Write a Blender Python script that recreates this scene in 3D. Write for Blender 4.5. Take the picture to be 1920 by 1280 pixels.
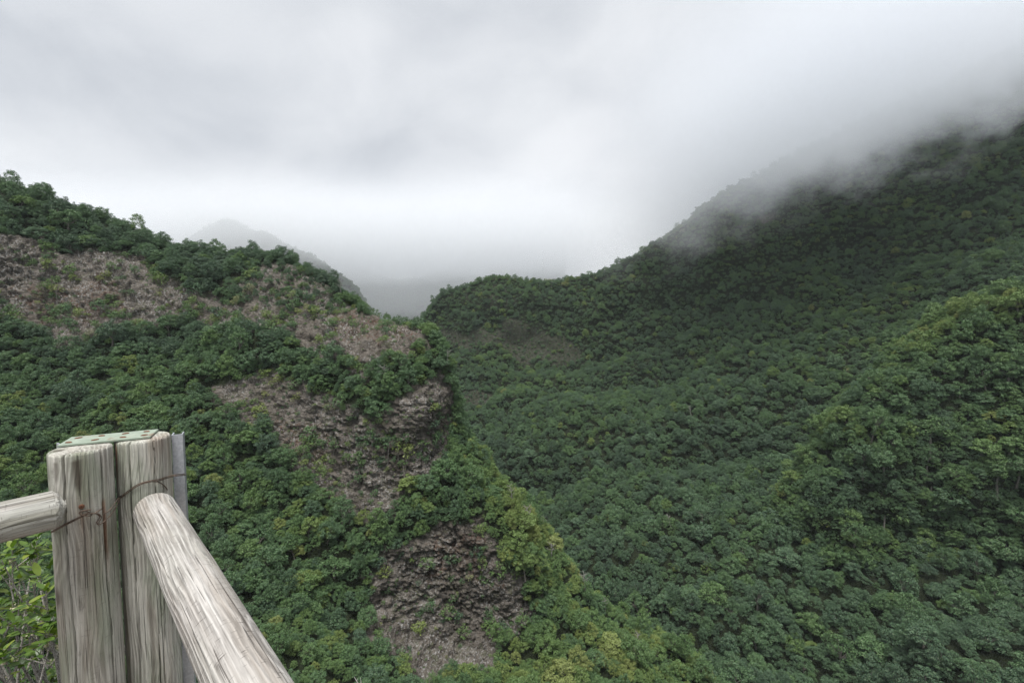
import bpy, bmesh, math, random
import numpy as np
from mathutils import Vector, Matrix

for o in list(bpy.data.objects):
    bpy.data.objects.remove(o, do_unlink=True)
scene = bpy.context.scene
COL = scene.collection
random.seed(7)
RNG = np.random.default_rng(11)

# ------------------------------------------------------------------ camera
EYE = 1.65
FPX = 853.0                       # focal length in pixels of a 1920 px wide frame
PITCH = math.radians(3.7)
cam_data = bpy.data.cameras.new('camera')
cam_data.sensor_width = 36.0
cam_data.lens = 36.0 * FPX / 1920.0
cam_data.clip_start = 0.05
cam_data.clip_end = 20000
cam = bpy.data.objects.new('camera', cam_data)
cam.location = (0, 0, EYE)
cam.rotation_euler = (math.radians(90) - PITCH, 0, 0)
COL.objects.link(cam)
scene.camera = cam

# ------------------------------------------------------------------ sky
SUN_EL, SUN_AZ = math.radians(73), math.radians(-165)     # azimuth clockwise from +Y
world = bpy.data.worlds.new('World')
scene.world = world
world.use_nodes = True
wn, wl = world.node_tree.nodes, world.node_tree.links
wn.clear()
def N(tree, kind, **kw):
    n = tree.nodes.new(kind)
    for k, v in kw.items():
        setattr(n, k, v)
    return n
def build_world():
    t = world.node_tree
    L = t.links.new
    sky = N(t, 'ShaderNodeTexSky', sky_type='NISHITA', sun_disc=False,
            sun_elevation=SUN_EL, sun_rotation=SUN_AZ, air_density=1.0, dust_density=3.0)
    tc = N(t, 'ShaderNodeTexCoord')
    sep = N(t, 'ShaderNodeSeparateXYZ'); L(tc.outputs['Generated'], sep.inputs[0])
    # project the direction on a flat cloud deck so that the billows shrink towards the horizon
    zz = N(t, 'ShaderNodeMath', operation='MAXIMUM'); L(sep.outputs[2], zz.inputs[0]); zz.inputs[1].default_value = 0.0
    za = N(t, 'ShaderNodeMath', operation='ADD'); L(zz.outputs[0], za.inputs[0]); za.inputs[1].default_value = 0.5
    dx = N(t, 'ShaderNodeMath', operation='DIVIDE'); L(sep.outputs[0], dx.inputs[0]); L(za.outputs[0], dx.inputs[1])
    dy = N(t, 'ShaderNodeMath', operation='DIVIDE'); L(sep.outputs[1], dy.inputs[0]); L(za.outputs[0], dy.inputs[1])
    comb = N(t, 'ShaderNodeCombineXYZ'); L(dx.outputs[0], comb.inputs[0]); L(dy.outputs[0], comb.inputs[1])
    comb.inputs[2].default_value = 12.3
    n1 = N(t, 'ShaderNodeTexNoise'); n1.inputs['Scale'].default_value = 1.25; n1.inputs['Detail'].default_value = 2.0
    n1.inputs['Roughness'].default_value = 0.45; n1.inputs['Distortion'].default_value = 0.5
    n2 = N(t, 'ShaderNodeTexNoise'); n2.inputs['Scale'].default_value = 3.0; n2.inputs['Detail'].default_value = 5.0
    n2.inputs['Roughness'].default_value = 0.5; n2.inputs['Distortion'].default_value = 0.35
    L(comb.outputs[0], n1.inputs['Vector']); L(comb.outputs[0], n2.inputs['Vector'])
    m = N(t, 'ShaderNodeMix', data_type='FLOAT'); m.inputs[0].default_value = 0.5
    L(n1.outputs['Fac'], m.inputs[2]); L(n2.outputs['Fac'], m.inputs[3])
    ramp = N(t, 'ShaderNodeValToRGB'); L(m.outputs[0], ramp.inputs[0])
    e = ramp.color_ramp.elements
    e[0].position = 0.32; e[0].color = (0.52, 0.55, 0.595, 1)
    e[1].position = 0.66; e[1].color = (0.915, 0.93, 0.95, 1)
    e.new(0.47).color = (0.69, 0.715, 0.75, 1)
    ramp.color_ramp.interpolation = 'B_SPLINE'
    sc = N(t, 'ShaderNodeMix', data_type='RGBA', blend_type='MULTIPLY'); sc.inputs[0].default_value = 1
    L(ramp.outputs[0], sc.inputs[6]); sc.inputs[7].default_value = (SKY_GAIN, SKY_GAIN, SKY_GAIN, 1)
    mix = N(t, 'ShaderNodeMix', data_type='RGBA'); mix.inputs[0].default_value = 0.97
    L(sky.outputs[0], mix.inputs[6]); L(sc.outputs[2], mix.inputs[7])
    bg = N(t, 'ShaderNodeBackground'); bg.inputs['Strength'].default_value = 0.1
    L(mix.outputs[2], bg.inputs['Color'])
    out = N(t, 'ShaderNodeOutputWorld'); L(bg.outputs[0], out.inputs['Surface'])
SKY_GAIN = 3.0
build_world()
world.cycles.sampling_method = 'AUTOMATIC'

# ------------------------------------------------------------------ sun (overcast: weak and very soft)
sun_data = bpy.data.lights.new('sun', 'SUN')
sun_data.energy = 1.5
sun_data.angle = math.radians(25)
sun_data.color = (1.0, 0.98, 0.945)
sun = bpy.data.objects.new('sun', sun_data)
sd = Vector((math.sin(SUN_AZ) * math.cos(SUN_EL), math.cos(SUN_AZ) * math.cos(SUN_EL), math.sin(SUN_EL)))
sun.rotation_euler = sd.to_track_quat('Z', 'Y').to_euler()
sun.location = sd * 300
COL.objects.link(sun)

# ------------------------------------------------------------------ exposure and engine
vs = scene.view_settings
vs.view_transform = 'Standard'; vs.look = 'None'; vs.exposure = 1.75; vs.gamma = 1.0; vs.use_curve_mapping = False
scene.render.engine = 'CYCLES'
cy = scene.cycles
cy.max_bounces = 12; cy.diffuse_bounces = 2; cy.glossy_bounces = 2; cy.transmission_bounces = 2
cy.transparent_max_bounces = 8; cy.volume_bounces = 10
cy.volume_step_rate = 0.3; cy.volume_max_steps = 256
cy.use_adaptive_sampling = False
cy.use_denoising = True
try:
    cy.denoiser = 'OPENIMAGEDENOISE'; cy.denoising_input_passes = 'RGB_ALBEDO_NORMAL'; cy.denoising_prefilter = 'FAST'
except Exception:
    pass
cy.sample_clamp_indirect = 4.0

# ------------------------------------------------------------------ helpers
CP, SP = math.cos(PITCH), math.sin(PITCH)
def at(px, py, Y):
    """world point on the sight line of a 1920x1280 frame position, Y metres ahead"""
    px = np.asarray(px, float); py = np.asarray(py, float); Y = np.asarray(Y, float)
    u = (px - 960) / FPX; v = (640 - py) / FPX
    dy = CP + v * SP; dz = -SP + v * CP
    s = Y / dy
    return np.stack([u * s, Y + 0 * u, EYE + dz * s], -1)
def project(P):
    P = np.asarray(P, float)
    x, y, z = P[..., 0], P[..., 1], P[..., 2] - EYE
    d = y * CP - z * SP; up = y * SP + z * CP
    d = np.where(d < 0.01, 0.01, d)
    return 960 + FPX * x / d, 640 - FPX * up / d, d

def _hash(ix, iy, iz, seed):
    h = (ix.astype(np.int64) * 374761393 + iy.astype(np.int64) * 668265263 + iz.astype(np.int64) * 2147483647 + seed * 1274126177) & 0xFFFFFFFF
    h = ((h ^ (h >> 13)) * 1274126177) & 0xFFFFFFFF
    h = ((h ^ (h >> 16)) * 2246822519) & 0xFFFFFFFF
    h = h ^ (h >> 15)
    return (h & 0xFFFFFF) / float(0xFFFFFF) * 2 - 1
def vnoise(P, seed=0):
    f = np.floor(P); t = P - f; t = t * t * t * (t * (t * 6 - 15) + 10)
    i = f.astype(np.int64); r = 0
    for dx in (0, 1):
        wx = t[..., 0] if dx else 1 - t[..., 0]
        for dy in (0, 1):
            wy = t[..., 1] if dy else 1 - t[..., 1]
            for dz in (0, 1):
                wz = t[..., 2] if dz else 1 - t[..., 2]
                r = r + wx * wy * wz * _hash(i[..., 0] + dx, i[..., 1] + dy, i[..., 2] + dz, seed)
    return r
def fbm(P, scale, octaves=4, gain=0.5, seed=0):
    P = np.asarray(P, float) / scale; a = 1.0; s = 0.0; tot = 0.0
    for k in range(octaves):
        s = s + a * vnoise(P * (2.03 ** k) + 17.3 * k, seed + k); tot += a; a *= gain
    return s / tot
def worley(P, scale, seed=0):
    """distances to the nearest and second nearest jittered cell point, and a random value of the nearest cell"""
    P = np.asarray(P, float) / scale; f = np.floor(P).astype(np.int64); n = len(P)
    f1 = np.full(n, 9.0); f2 = np.full(n, 9.0); cid = np.zeros(n)
    for dx in (-1, 0, 1):
        for dy in (-1, 0, 1):
            for dz in (-1, 0, 1):
                c = f + np.array([dx, dy, dz]); q = np.stack([_hash(c[:, 0], c[:, 1], c[:, 2], seed + k) for k in (1, 2, 3)], -1) * 0.42 + 0.5 + c
                d = np.sqrt(((q - P) ** 2).sum(-1)); near = d < f1
                f2 = np.where(near, f1, np.minimum(f2, d)); cid = np.where(near, _hash(c[:, 0], c[:, 1], c[:, 2], seed + 7), cid); f1 = np.where(near, d, f1)
    return f1, f2, cid
def smooth(a, b, x):
    t = np.clip((x - a) / (b - a), 0, 1); return t * t * (3 - 2 * t)

class TPS:
    """thin-plate spline through scattered control values"""
    def __init__(self, pts, vals, lam=1e-4):
        self.p = np.asarray(pts, float) / 1000.0; n = len(self.p)
        A = np.zeros((n + 3, n + 3)); A[:n, :n] = self.k(self.p) + lam * np.eye(n)
        A[:n, n] = 1; A[:n, n + 1:] = self.p; A[n, :n] = 1; A[n + 1:, :n] = self.p.T
        self.w = np.linalg.solve(A, np.concatenate([np.asarray(vals, float), np.zeros(3)]))
    def k(self, q):
        d2 = ((q[:, None, :] - self.p[None]) ** 2).sum(-1)
        return np.where(d2 > 1e-12, 0.5 * d2 * np.log(d2 + 1e-12), 0)
    def __call__(self, x, y):
        sh = np.shape(x); q = np.stack([np.ravel(x), np.ravel(y)], -1) / 1000.0; out = np.empty(len(q))
        for a in range(0, len(q), 60000):
            b = q[a:a + 60000]
            out[a:a + 60000] = self.k(b) @ self.w[:-3] + self.w[-3] + b @ self.w[-2:]
        return out.reshape(sh)
def in_poly(px, py, poly):
    inside = np.zeros(np.shape(px), bool); n = len(poly)
    for i in range(n):
        x1, y1 = poly[i]; x2, y2 = poly[(i + 1) % n]
        if y1 == y2: continue
        c = ((y1 > py) != (y2 > py)) & (px < (x2 - x1) * (py - y1) / (y2 - y1) + x1)
        inside ^= c
    return inside

def tag(o, label=None, category=None, group=None, kind=None):
    if label: o['label'] = label
    if category: o['category'] = category
    if group: o['group'] = group
    if kind: o['kind'] = kind
    return o
def link(name, data, parent=None, loc=None):
    o = bpy.data.objects.new(name, data); COL.objects.link(o)
    if parent is not None: o.parent = parent
    if loc is not None: o.location = loc
    return o
def np_mesh(name, V, F, mat=None, smooth_shade=True):
    """V (n,3), F (m,3|4)"""
    V = np.asarray(V, np.float32); F = np.asarray(F, np.int32)
    me = bpy.data.meshes.new(name); k = F.shape[1]
    me.vertices.add(len(V)); me.vertices.foreach_set('co', V.ravel())
    me.loops.add(F.size); me.loops.foreach_set('vertex_index', F.ravel())
    me.polygons.add(len(F)); me.polygons.foreach_set('loop_start', np.arange(0, F.size, k, dtype=np.int32))
    me.polygons.foreach_set('loop_total', np.full(len(F), k, np.int32))
    me.polygons.foreach_set('use_smooth', np.full(len(F), smooth_shade, bool))
    me.update(calc_edges=True); me.validate()
    if mat is not None: me.materials.append(mat)
    return me
def grid_faces(r, c):
    i = np.arange(r * c).reshape(r, c)
    return np.stack([i[:-1, :-1], i[1:, :-1], i[1:, 1:], i[:-1, 1:]], -1).reshape(-1, 4)

# ------------------------------------------------------------------ materials
def new_mat(name):
    m = bpy.data.materials.new(name); m.use_nodes = True
    t = m.node_tree; t.nodes.clear()
    out = N(t, 'ShaderNodeOutputMaterial'); b = N(t, 'ShaderNodeBsdfPrincipled')
    t.links.new(b.outputs[0], out.inputs[0])
    return m, t, b, out
def noise_node(t, vec, scale, detail=3, rough=0.5, dist=0.0):
    n = N(t, 'ShaderNodeTexNoise'); n.inputs['Scale'].default_value = scale; n.inputs['Detail'].default_value = detail
    n.inputs['Roughness'].default_value = rough; n.inputs['Distortion'].default_value = dist
    if vec is not None: t.links.new(vec, n.inputs['Vector'])
    return n.outputs['Fac']
def ramp_node(t, fac, stops, interp='LINEAR'):
    r = N(t, 'ShaderNodeValToRGB'); r.color_ramp.interpolation = interp
    e = r.color_ramp.elements
    e[0].position, e[0].color = stops[0][0], (*stops[0][1], 1)
    e[1].position, e[1].color = stops[-1][0], (*stops[-1][1], 1)
    for p, c in stops[1:-1]: e.new(p).color = (*c, 1)
    t.links.new(fac, r.inputs[0]); return r.outputs[0]
def mixc(t, fac, a, b, mode='MIX'):
    m = N(t, 'ShaderNodeMix', data_type='RGBA', blend_type=mode)
    for s, v in ((0, fac), (6, a), (7, b)):
        if isinstance(v, (int, float)): m.inputs[s].default_value = v
        elif isinstance(v, tuple): m.inputs[s].default_value = (*v, 1)
        else: t.links.new(v, m.inputs[s])
    return m.outputs[2]
def mth(t, op, a, b=None, c=None):
    m = N(t, 'ShaderNodeMath', operation=op)
    for s, v in enumerate((a, b, c)):
        if v is None: continue
        if isinstance(v, (int, float)): m.inputs[s].default_value = v
        else: t.links.new(v, m.inputs[s])
    return m.outputs[0]
def mapping(t, vec, scale=(1, 1, 1), loc=(0, 0, 0)):
    m = N(t, 'ShaderNodeMapping'); m.inputs['Scale'].default_value = scale; m.inputs['Location'].default_value = loc
    t.links.new(vec, m.inputs['Vector']); return m.outputs[0]
def remap(t, v, a, b, c=0.0, d=1.0):
    m = N(t, 'ShaderNodeMapRange'); m.interpolation_type = 'SMOOTHSTEP'
    t.links.new(v, m.inputs[0]); 
    for i, x in zip((1, 2, 3, 4), (a, b, c, d)): m.inputs[i].default_value = x
    return m.outputs[0]
def bump(t, b, h, strength, dist):
    n = N(t, 'ShaderNodeBump'); n.inputs['Strength'].default_value = strength; n.inputs['Distance'].default_value = dist
    t.links.new(h, n.inputs['Height']); t.links.new(n.outputs[0], b.inputs['Normal'])

def terrain_material(name):
    m, t, b, _ = new_mat(name)
    tc = N(t, 'ShaderNodeTexCoord').outputs['Object']
    at_r = N(t, 'ShaderNodeAttribute', attribute_name='rock').outputs['Fac']
    at_red = N(t, 'ShaderNodeAttribute', attribute_name='red').outputs['Fac']
    strat = mapping(t, tc, (1, 1, 1.7))
    n1 = noise_node(t, strat, 0.16, 6, 0.62, 0.4)
    n2 = noise_node(t, tc, 0.75, 6, 0.68)
    n3 = noise_node(t, mapping(t, tc, (1, 1, 0.55)), 1.9, 5, 0.7)
    rockc = ramp_node(t, n1, [(0.28, (0.058, 0.050, 0.043)), (0.45, (0.112, 0.098, 0.083)), (0.6, (0.168, 0.150, 0.130)), (0.75, (0.108, 0.090, 0.072))])
    redc = ramp_node(t, n1, [(0.3, (0.065, 0.043, 0.033)), (0.7, (0.135, 0.088, 0.064))])
    redf = remap(t, mth(t, 'ADD', n2, mth(t, 'MULTIPLY', at_red, 0.20)), 0.60, 0.84)
    c = mixc(t, redf, rockc, redc)
    stain = noise_node(t, mapping(t, tc, (1, 1, 0.16)), 0.7, 4, 0.6, 0.3)                 # water stains run down the face
    c = mixc(t, mth(t, 'MULTIPLY', remap(t, stain, 0.54, 0.68), 0.6), c, (0.055, 0.048, 0.042))
    lich = mth(t, 'MULTIPLY', remap(t, n3, 0.52, 0.60), remap(t, noise_node(t, tc, 0.10, 4, 0.6), 0.38, 0.60))
    c = mixc(t, mth(t, 'MULTIPLY', lich, 0.75), c, (0.38, 0.375, 0.36))
    moss = remap(t, noise_node(t, tc, 0.33, 5, 0.7, 0.6), 0.52, 0.64)
    c = mixc(t, mth(t, 'MULTIPLY', moss, 0.5), c, (0.055, 0.066, 0.028))
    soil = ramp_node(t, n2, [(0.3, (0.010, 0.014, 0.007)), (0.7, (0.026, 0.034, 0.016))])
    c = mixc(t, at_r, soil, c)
    t.links.new(c, b.inputs['Base Color'])
    b.inputs['Roughness'].default_value = 0.95; b.inputs['Specular IOR Level'].default_value = 0.15
    vor = N(t, 'ShaderNodeTexVoronoi', feature='F1'); vor.inputs['Scale'].default_value = 1.5; t.links.new(mapping(t, tc, (1, 1, 1.5)), vor.inputs['Vector'])
    h = mth(t, 'ADD', mth(t, 'ADD', n3, mth(t, 'MULTIPLY', vor.outputs['Distance'], -0.8)), mth(t, 'MULTIPLY', n2, 1.6))
    bump(t, b, h, 1.0, 0.6)
    return m
MAT_TERRAIN = terrain_material('rock_and_undergrowth')

def foliage_material(name, stops, leaf_var=0.35, rough=0.5):
    """stops: colour by the per-tree attribute 'tint' (0..1)"""
    m, t, b, out = new_mat(name)
    tint = N(t, 'ShaderNodeAttribute', attribute_type='INSTANCER', attribute_name='tint').outputs['Fac']
    geo = N(t, 'ShaderNodeNewGeometry')
    c = ramp_node(t, tint, stops)
    rnd = geo.outputs['Random Per Island']
    c = mixc(t, leaf_var, c, ramp_node(t, rnd, [(0.0, (0.012, 0.022, 0.008)), (0.45, (0.055, 0.085, 0.03)), (0.8, (0.10, 0.14, 0.045)), (1.0, (0.20, 0.21, 0.11))]))
    t.links.new(c, b.inputs['Base Color'])
    b.inputs['Roughness'].default_value = rough; b.inputs['Specular IOR Level'].default_value = 0.35
    tr = N(t, 'ShaderNodeBsdfTranslucent'); t.links.new(mixc(t, 1.0, c, (1.1, 1.25, 0.6), 'MULTIPLY'), tr.inputs['Color'])
    ms = N(t, 'ShaderNodeMixShader'); ms.inputs[0].default_value = 0.12
    t.links.new(b.outputs[0], ms.inputs[1]); t.links.new(tr.outputs[0], ms.inputs[2]); t.links.new(ms.outputs[0], out.inputs[0])
    return m
TREE_STOPS = [(0.0, (0.046, 0.092, 0.066)), (0.22, (0.074, 0.142, 0.084)), (0.45, (0.090, 0.176, 0.072)), (0.62, (0.128, 0.218, 0.064)),
              (0.78, (0.215, 0.275, 0.070)), (0.9, (0.26, 0.28, 0.10)), (1.0, (0.25, 0.235, 0.165))]
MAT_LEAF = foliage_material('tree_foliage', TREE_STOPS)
def bark_material():
    m, t, b, _ = new_mat('pale_bark')
    tc = N(t, 'ShaderNodeTexCoord').outputs['Object']
    n = noise_node(t, mapping(t, tc, (4, 4, 1)), 3.0, 5, 0.65)
    t.links.new(ramp_node(t, n, [(0.3, (0.045, 0.04, 0.034)), (0.7, (0.15, 0.14, 0.12))]), b.inputs['Base Color'])
    b.inputs['Roughness'].default_value = 0.9
    return m
MAT_BARK = bark_material()

# ------------------------------------------------------------------ terrain sheets
SHEETS = []
def sheet(name, label, sky, ctrl, cols, rows, bottom, back, rock_polys=(), red_polys=(), forest_amp=3.0, forest_wl=45,
          rock_amp=1.0, strata=2.6, seed=0, extra_rows=None, ribs=0.0):
    sky = np.array(sky, float); ctrl = np.array(ctrl, float)
    allp = np.vstack([sky[:, :3], ctrl])
    tps = TPS(allp[:, :2], np.log(allp[:, 2]))
    # columns evenly spaced along the skyline so that steep outlines stay dense
    xs = np.linspace(sky[0, 0], sky[-1, 0], 4000); ys = np.interp(xs, sky[:, 0], sky[:, 1])
    s = np.concatenate([[0], np.cumsum(np.hypot(np.diff(xs), 0.75 * np.diff(ys)))])
    px = np.interp(np.linspace(0, s[-1], cols), s, xs); ys0 = np.interp(px, xs, ys)
    k = np.array([1, 2, 3, 2, 1.]) / 9; pad = np.pad(ys0, 2, mode='edge'); ys0 = np.convolve(pad, k, 'valid')
    tt = np.linspace(0, 1, rows)
    PX = np.repeat(px[None], rows, 0); PY = ys0[None] + tt[:, None] * (bottom - ys0)[None]
    Y = np.exp(tps(PX, PY))
    P = at(PX, PY, Y)
    # the far side beyond the skyline
    B = []; top = P[0]
    for j in range(back[0], 0, -1):
        g = 1 + back[1] * j ** 1.25 / top[:, 1:2]; q = top * g; q[:, 2] = EYE + (top[:, 2] - EYE) * g[:, 0] - back[2] * (j ** 1.6); q[:, 0] += back[3] * j
        B.append(q)
    nb = len(B)
    P = np.concatenate([np.array(B), P], 0)
    PX = np.concatenate([np.repeat(PX[:1], nb, 0), PX]); PY = np.concatenate([np.repeat(PY[:1] - 5, nb, 0), PY])
    if extra_rows is not None:
        E = extra_rows(P[-1]); P = np.concatenate([P, E], 0)
        PX = np.concatenate([PX, np.repeat(PX[-1:], len(E), 0)]); PY = np.concatenate([PY, np.full((len(E), cols), 2000.)])
    du = np.gradient(P, axis=1); dv = np.gradient(P, axis=0)
    n = np.cross(dv, du); n /= np.linalg.norm(n, axis=-1, keepdims=True) + 1e-9
    # bare rock where the cliffs break through the forest
    wob = np.stack([fbm(P, 13, 5, 0.65, seed=seed + 40), fbm(P, 13, 5, 0.65, seed=seed + 50)], -1)
    pxscale = 853.0 / np.maximum(P[..., 1], 20)
    qx = PX + wob[..., 0] * 11 * pxscale; qy = PY + wob[..., 1] * 8.5 * pxscale
    rock = np.zeros(PX.shape)
    for poly, strength in rock_polys:
        rock = np.maximum(rock, in_poly(qx, qy, poly) * strength)
    red = np.zeros(PX.shape)
    for poly in red_polys: red = np.maximum(red, in_poly(qx, qy, poly) * 1.0)
    for _ in range(2):
        for A in (rock, red):
            A[1:-1, 1:-1] = (A[1:-1, 1:-1] * 2 + A[:-2, 1:-1] + A[2:, 1:-1] + A[1:-1, :-2] + A[1:-1, 2:]) / 6
    # relief: gullies and hummocks under the forest, ledges and blocks on the rock
    sc = np.array([1, 1, 0.55])
    big = fbm(P * sc, forest_wl, 4, 0.5, seed); gul = 1 - 2 * np.abs(fbm(P * sc, forest_wl * 1.3, 3, 0.5, seed + 9))
    if ribs:
        rb = np.abs(fbm(np.stack([P[..., 0] * 0.35 + P[..., 1], P[..., 2] * 0.22, 0 * P[..., 2]], -1) + 12 * fbm(P, 60, 2, seed=seed + 77)[..., None], ribs, 3, 0.5, seed + 70))
        gul = gul - 3.2 * (np.sqrt(rb + 0.01) - 0.45)
    edge = np.clip((np.arange(P.shape[0]) - nb) / 14.0, 0.25, 1)[:, None]
    d = (forest_amp * (big * 1.2 - 0.7 * gul) + 0.35 * forest_amp * fbm(P, forest_wl * 0.3, 3, 0.55, seed + 31) * 2) * edge * np.clip((PY.max() - PY) / 60, 0.15, 1)
    if rock.max() > 0:
        zz = P[..., 2] + 1.6 * fbm(P, 14, 3, seed=seed + 3) + 0.7 * fbm(P, 3.2, 2, seed=seed + 4)
        f = (zz / strata) % 1.0; led = np.where(f < 0.78, f / 0.78, (1 - f) / 0.22)
        f2 = (zz / (strata * 0.37)) % 1.0; led2 = np.where(f2 < 0.8, f2 / 0.8, (1 - f2) / 0.2)
        blocks = fbm(P * np.array([1, 1, 1.3]), 2.4, 4, 0.6, seed + 5); pits = np.minimum(fbm(P * np.array([1, 1, 1.7]), 4.5, 3, 0.55, seed + 6) + 0.12, 0)
        frac = np.zeros(rock.shape); m = rock > 0.05; Q = P[m] + 0.5 * np.stack([fbm(P[m], 2.5, 2, seed=seed + 60 + k) for k in range(3)], -1)
        f1, f2, cid = worley(Q * np.array([1, 1, 1.15]), 3.1 * strata / 2.6, seed); g1, g2, gid = worley(Q * np.array([1, 1, 1.5]), 1.15 * strata / 2.6, seed + 20)
        frac[m] = 0.9 * cid - 0.6 * smooth(0.15, 0.0, f2 - f1) + 0.75 * gid - 0.45 * smooth(0.2, 0.0, g2 - g1)
        crack = -1.1 * smooth(0.10, 0.0, np.abs(fbm(P * np.array([1, 1, 0.22]), 6.0, 3, 0.5, seed + 66)))
        d = d * (1 - 0.5 * rock) + rock * rock_amp * (0.35 * led * (0.5 + fbm(P, 9, 2, seed=seed + 8)) + 0.08 * led2 + 0.4 * blocks + 1.7 * pits + 0.5 * frac + 0.6 * crack)
    P = P + n * d[..., None]
    r, c = PX.shape
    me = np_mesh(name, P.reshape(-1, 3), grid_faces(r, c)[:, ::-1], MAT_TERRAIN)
    for an, A in (('rock', rock), ('red', red)):
        a = me.attributes.new(an, 'FLOAT', 'POINT'); a.data.foreach_set('value', A.ravel().astype(np.float32))
    o = link(name, me); tag(o, label, kind='structure')
    S = dict(o=o, P=P, n=n, PX=PX, PY=PY, rock=rock, nb=nb, name=name); SHEETS.append(S)
    return S

# --- the rocky spur on the left, its foot and the slope below the viewpoint (skyline: x, y, distance)
SPUR_SKY = [(-220, 262, 158), (-100, 305, 162), (0, 358, 166), (100, 384, 172), (200, 424, 178), (330, 476, 184), (420, 484, 186), (500, 482, 184), (560, 500, 180),
            (620, 538, 174), (650, 566, 171), (700, 592, 166), (750, 606, 161), (795, 616, 157), (826, 650, 152), (842, 690, 150), (850, 730, 150),
            (856, 780, 150), (890, 842, 149), (940, 905, 148), (990, 965, 147), (1030, 1015, 146), (1070, 1075, 144), (1120, 1136, 141), (1190, 1178, 138),
            (1270, 1220, 134), (1350, 1290, 128), (1420, 1360, 122)]
SPUR_CTRL = [(0, 430, 153), (0, 520, 149), (0, 595, 145), (-200, 450, 142), (-200, 600, 130), (200, 480, 165), (200, 585, 156), (330, 520, 170), (330, 590, 161),
             (520, 540, 168), (560, 620, 154), (640, 610, 155), (640, 655, 147), (750, 640, 146), (700, 690, 141),
             (0, 700, 131), (0, 900, 110), (200, 700, 139), (200, 820, 122), (400, 700, 144), (430, 760, 138), (400, 850, 124), (600, 730, 140), (560, 850, 134), (640, 930, 128),
             (780, 700, 139), (830, 760, 138), (820, 900, 131), (720, 860, 131), (350, 950, 110), (350, 1100, 94), (600, 1020, 116), (600, 1140, 106), (720, 1000, 122),
             (840, 960, 127), (840, 1060, 123), (840, 1150, 120), (745, 1060, 120), (730, 1180, 113), (940, 1000, 130), (950, 1110, 126), (1020, 1100, 134), (1000, 1200, 122), (820, 1240, 111), (900, 1240, 114),
             (1150, 1250, 122), (550, 1200, 92), (550, 1280, 80), (700, 1270, 92), (900, 1300, 102), (200, 1280, 64), (0, 1280, 58), (0, 1100, 84), (-200, 1200, 55), (-200, 900, 95),
             (0, 1450, 45), (-200, 1450, 40), (500, 1450, 58), (900, 1450, 84), (1200, 1450, 106), (1400, 1450, 112)]
R_A = [(-240, 385), (0, 418), (80, 428), (150, 458), (250, 478), (300, 500), (340, 528), (420, 555), (460, 582), (450, 622), (390, 618), (330, 608), (250, 614), (200, 626), (120, 630), (60, 630), (0, 606), (-240, 585)]
R_A2 = [(420, 560), (470, 578), (540, 590), (600, 598), (660, 630), (650, 690), (600, 678), (540, 650), (480, 634), (430, 622)]
R_A3 = [(490, 492), (560, 492), (625, 545), (650, 572), (700, 592), (700, 640), (640, 660), (600, 612), (540, 600), (480, 585), (450, 545)]
R_A4 = [(630, 580), (700, 576), (760, 594), (806, 610), (804, 640), (745, 660), (715, 672), (700, 712), (645, 712), (615, 660)]
R_B = [(405, 728), (520, 704), (595, 724), (612, 758), (690, 780), (755, 742), (800, 704), (832, 696), (842, 780), (838, 830), (834, 880), (800, 895), (760, 945), (700, 975), (640, 965), (610, 915), (560, 890), (525, 850), (500, 812), (425, 790)]
R_C = [(790, 985), (895, 972), (945, 1005), (968, 1060), (1000, 1140), (965, 1180), (935, 1215), (920, 1285), (780, 1285), (770, 1230), (695, 1235), (712, 1110), (730, 1050), (756, 1005)]
def spur_extra(last):
    # from the last row down there up to the edge of the viewing terrace
    t = np.linspace(0, 1, 26)[1:, None, None]
    x = np.linspace(-14, 10, last.shape[0]); edge = np.stack([x, 1.75 + 0 * x, -0.12 + 0 * x], -1)
    e = last[None] * (1 - t) + edge[None] * t
    e[..., 2] -= 9 * np.sin(np.pi * t[..., 0])
    return e
SPUR = sheet('rocky_spur_hillside', None, SPUR_SKY, SPUR_CTRL, 660, 430, 1450, (12, 6.0, 0.55, 0.0),
             rock_polys=[(R_A, 1.0), (R_A2, 1.0), (R_A3, 0.8), (R_A4, 1.0), (R_B, 1.0), (R_C, 1.0)], red_polys=[[(640, 585), (760, 590), (800, 612), (760, 640), (600, 640)], [(520, 780), (640, 800), (640, 860), (560, 850)], [(0, 520), (250, 540), (250, 580), (60, 590)], [(800, 1000), (930, 1000), (930, 1100), (800, 1090)]],
             forest_amp=3.6, forest_wl=36, ribs=60.0, rock_amp=1.15, seed=3, extra_rows=spur_extra)
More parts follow.
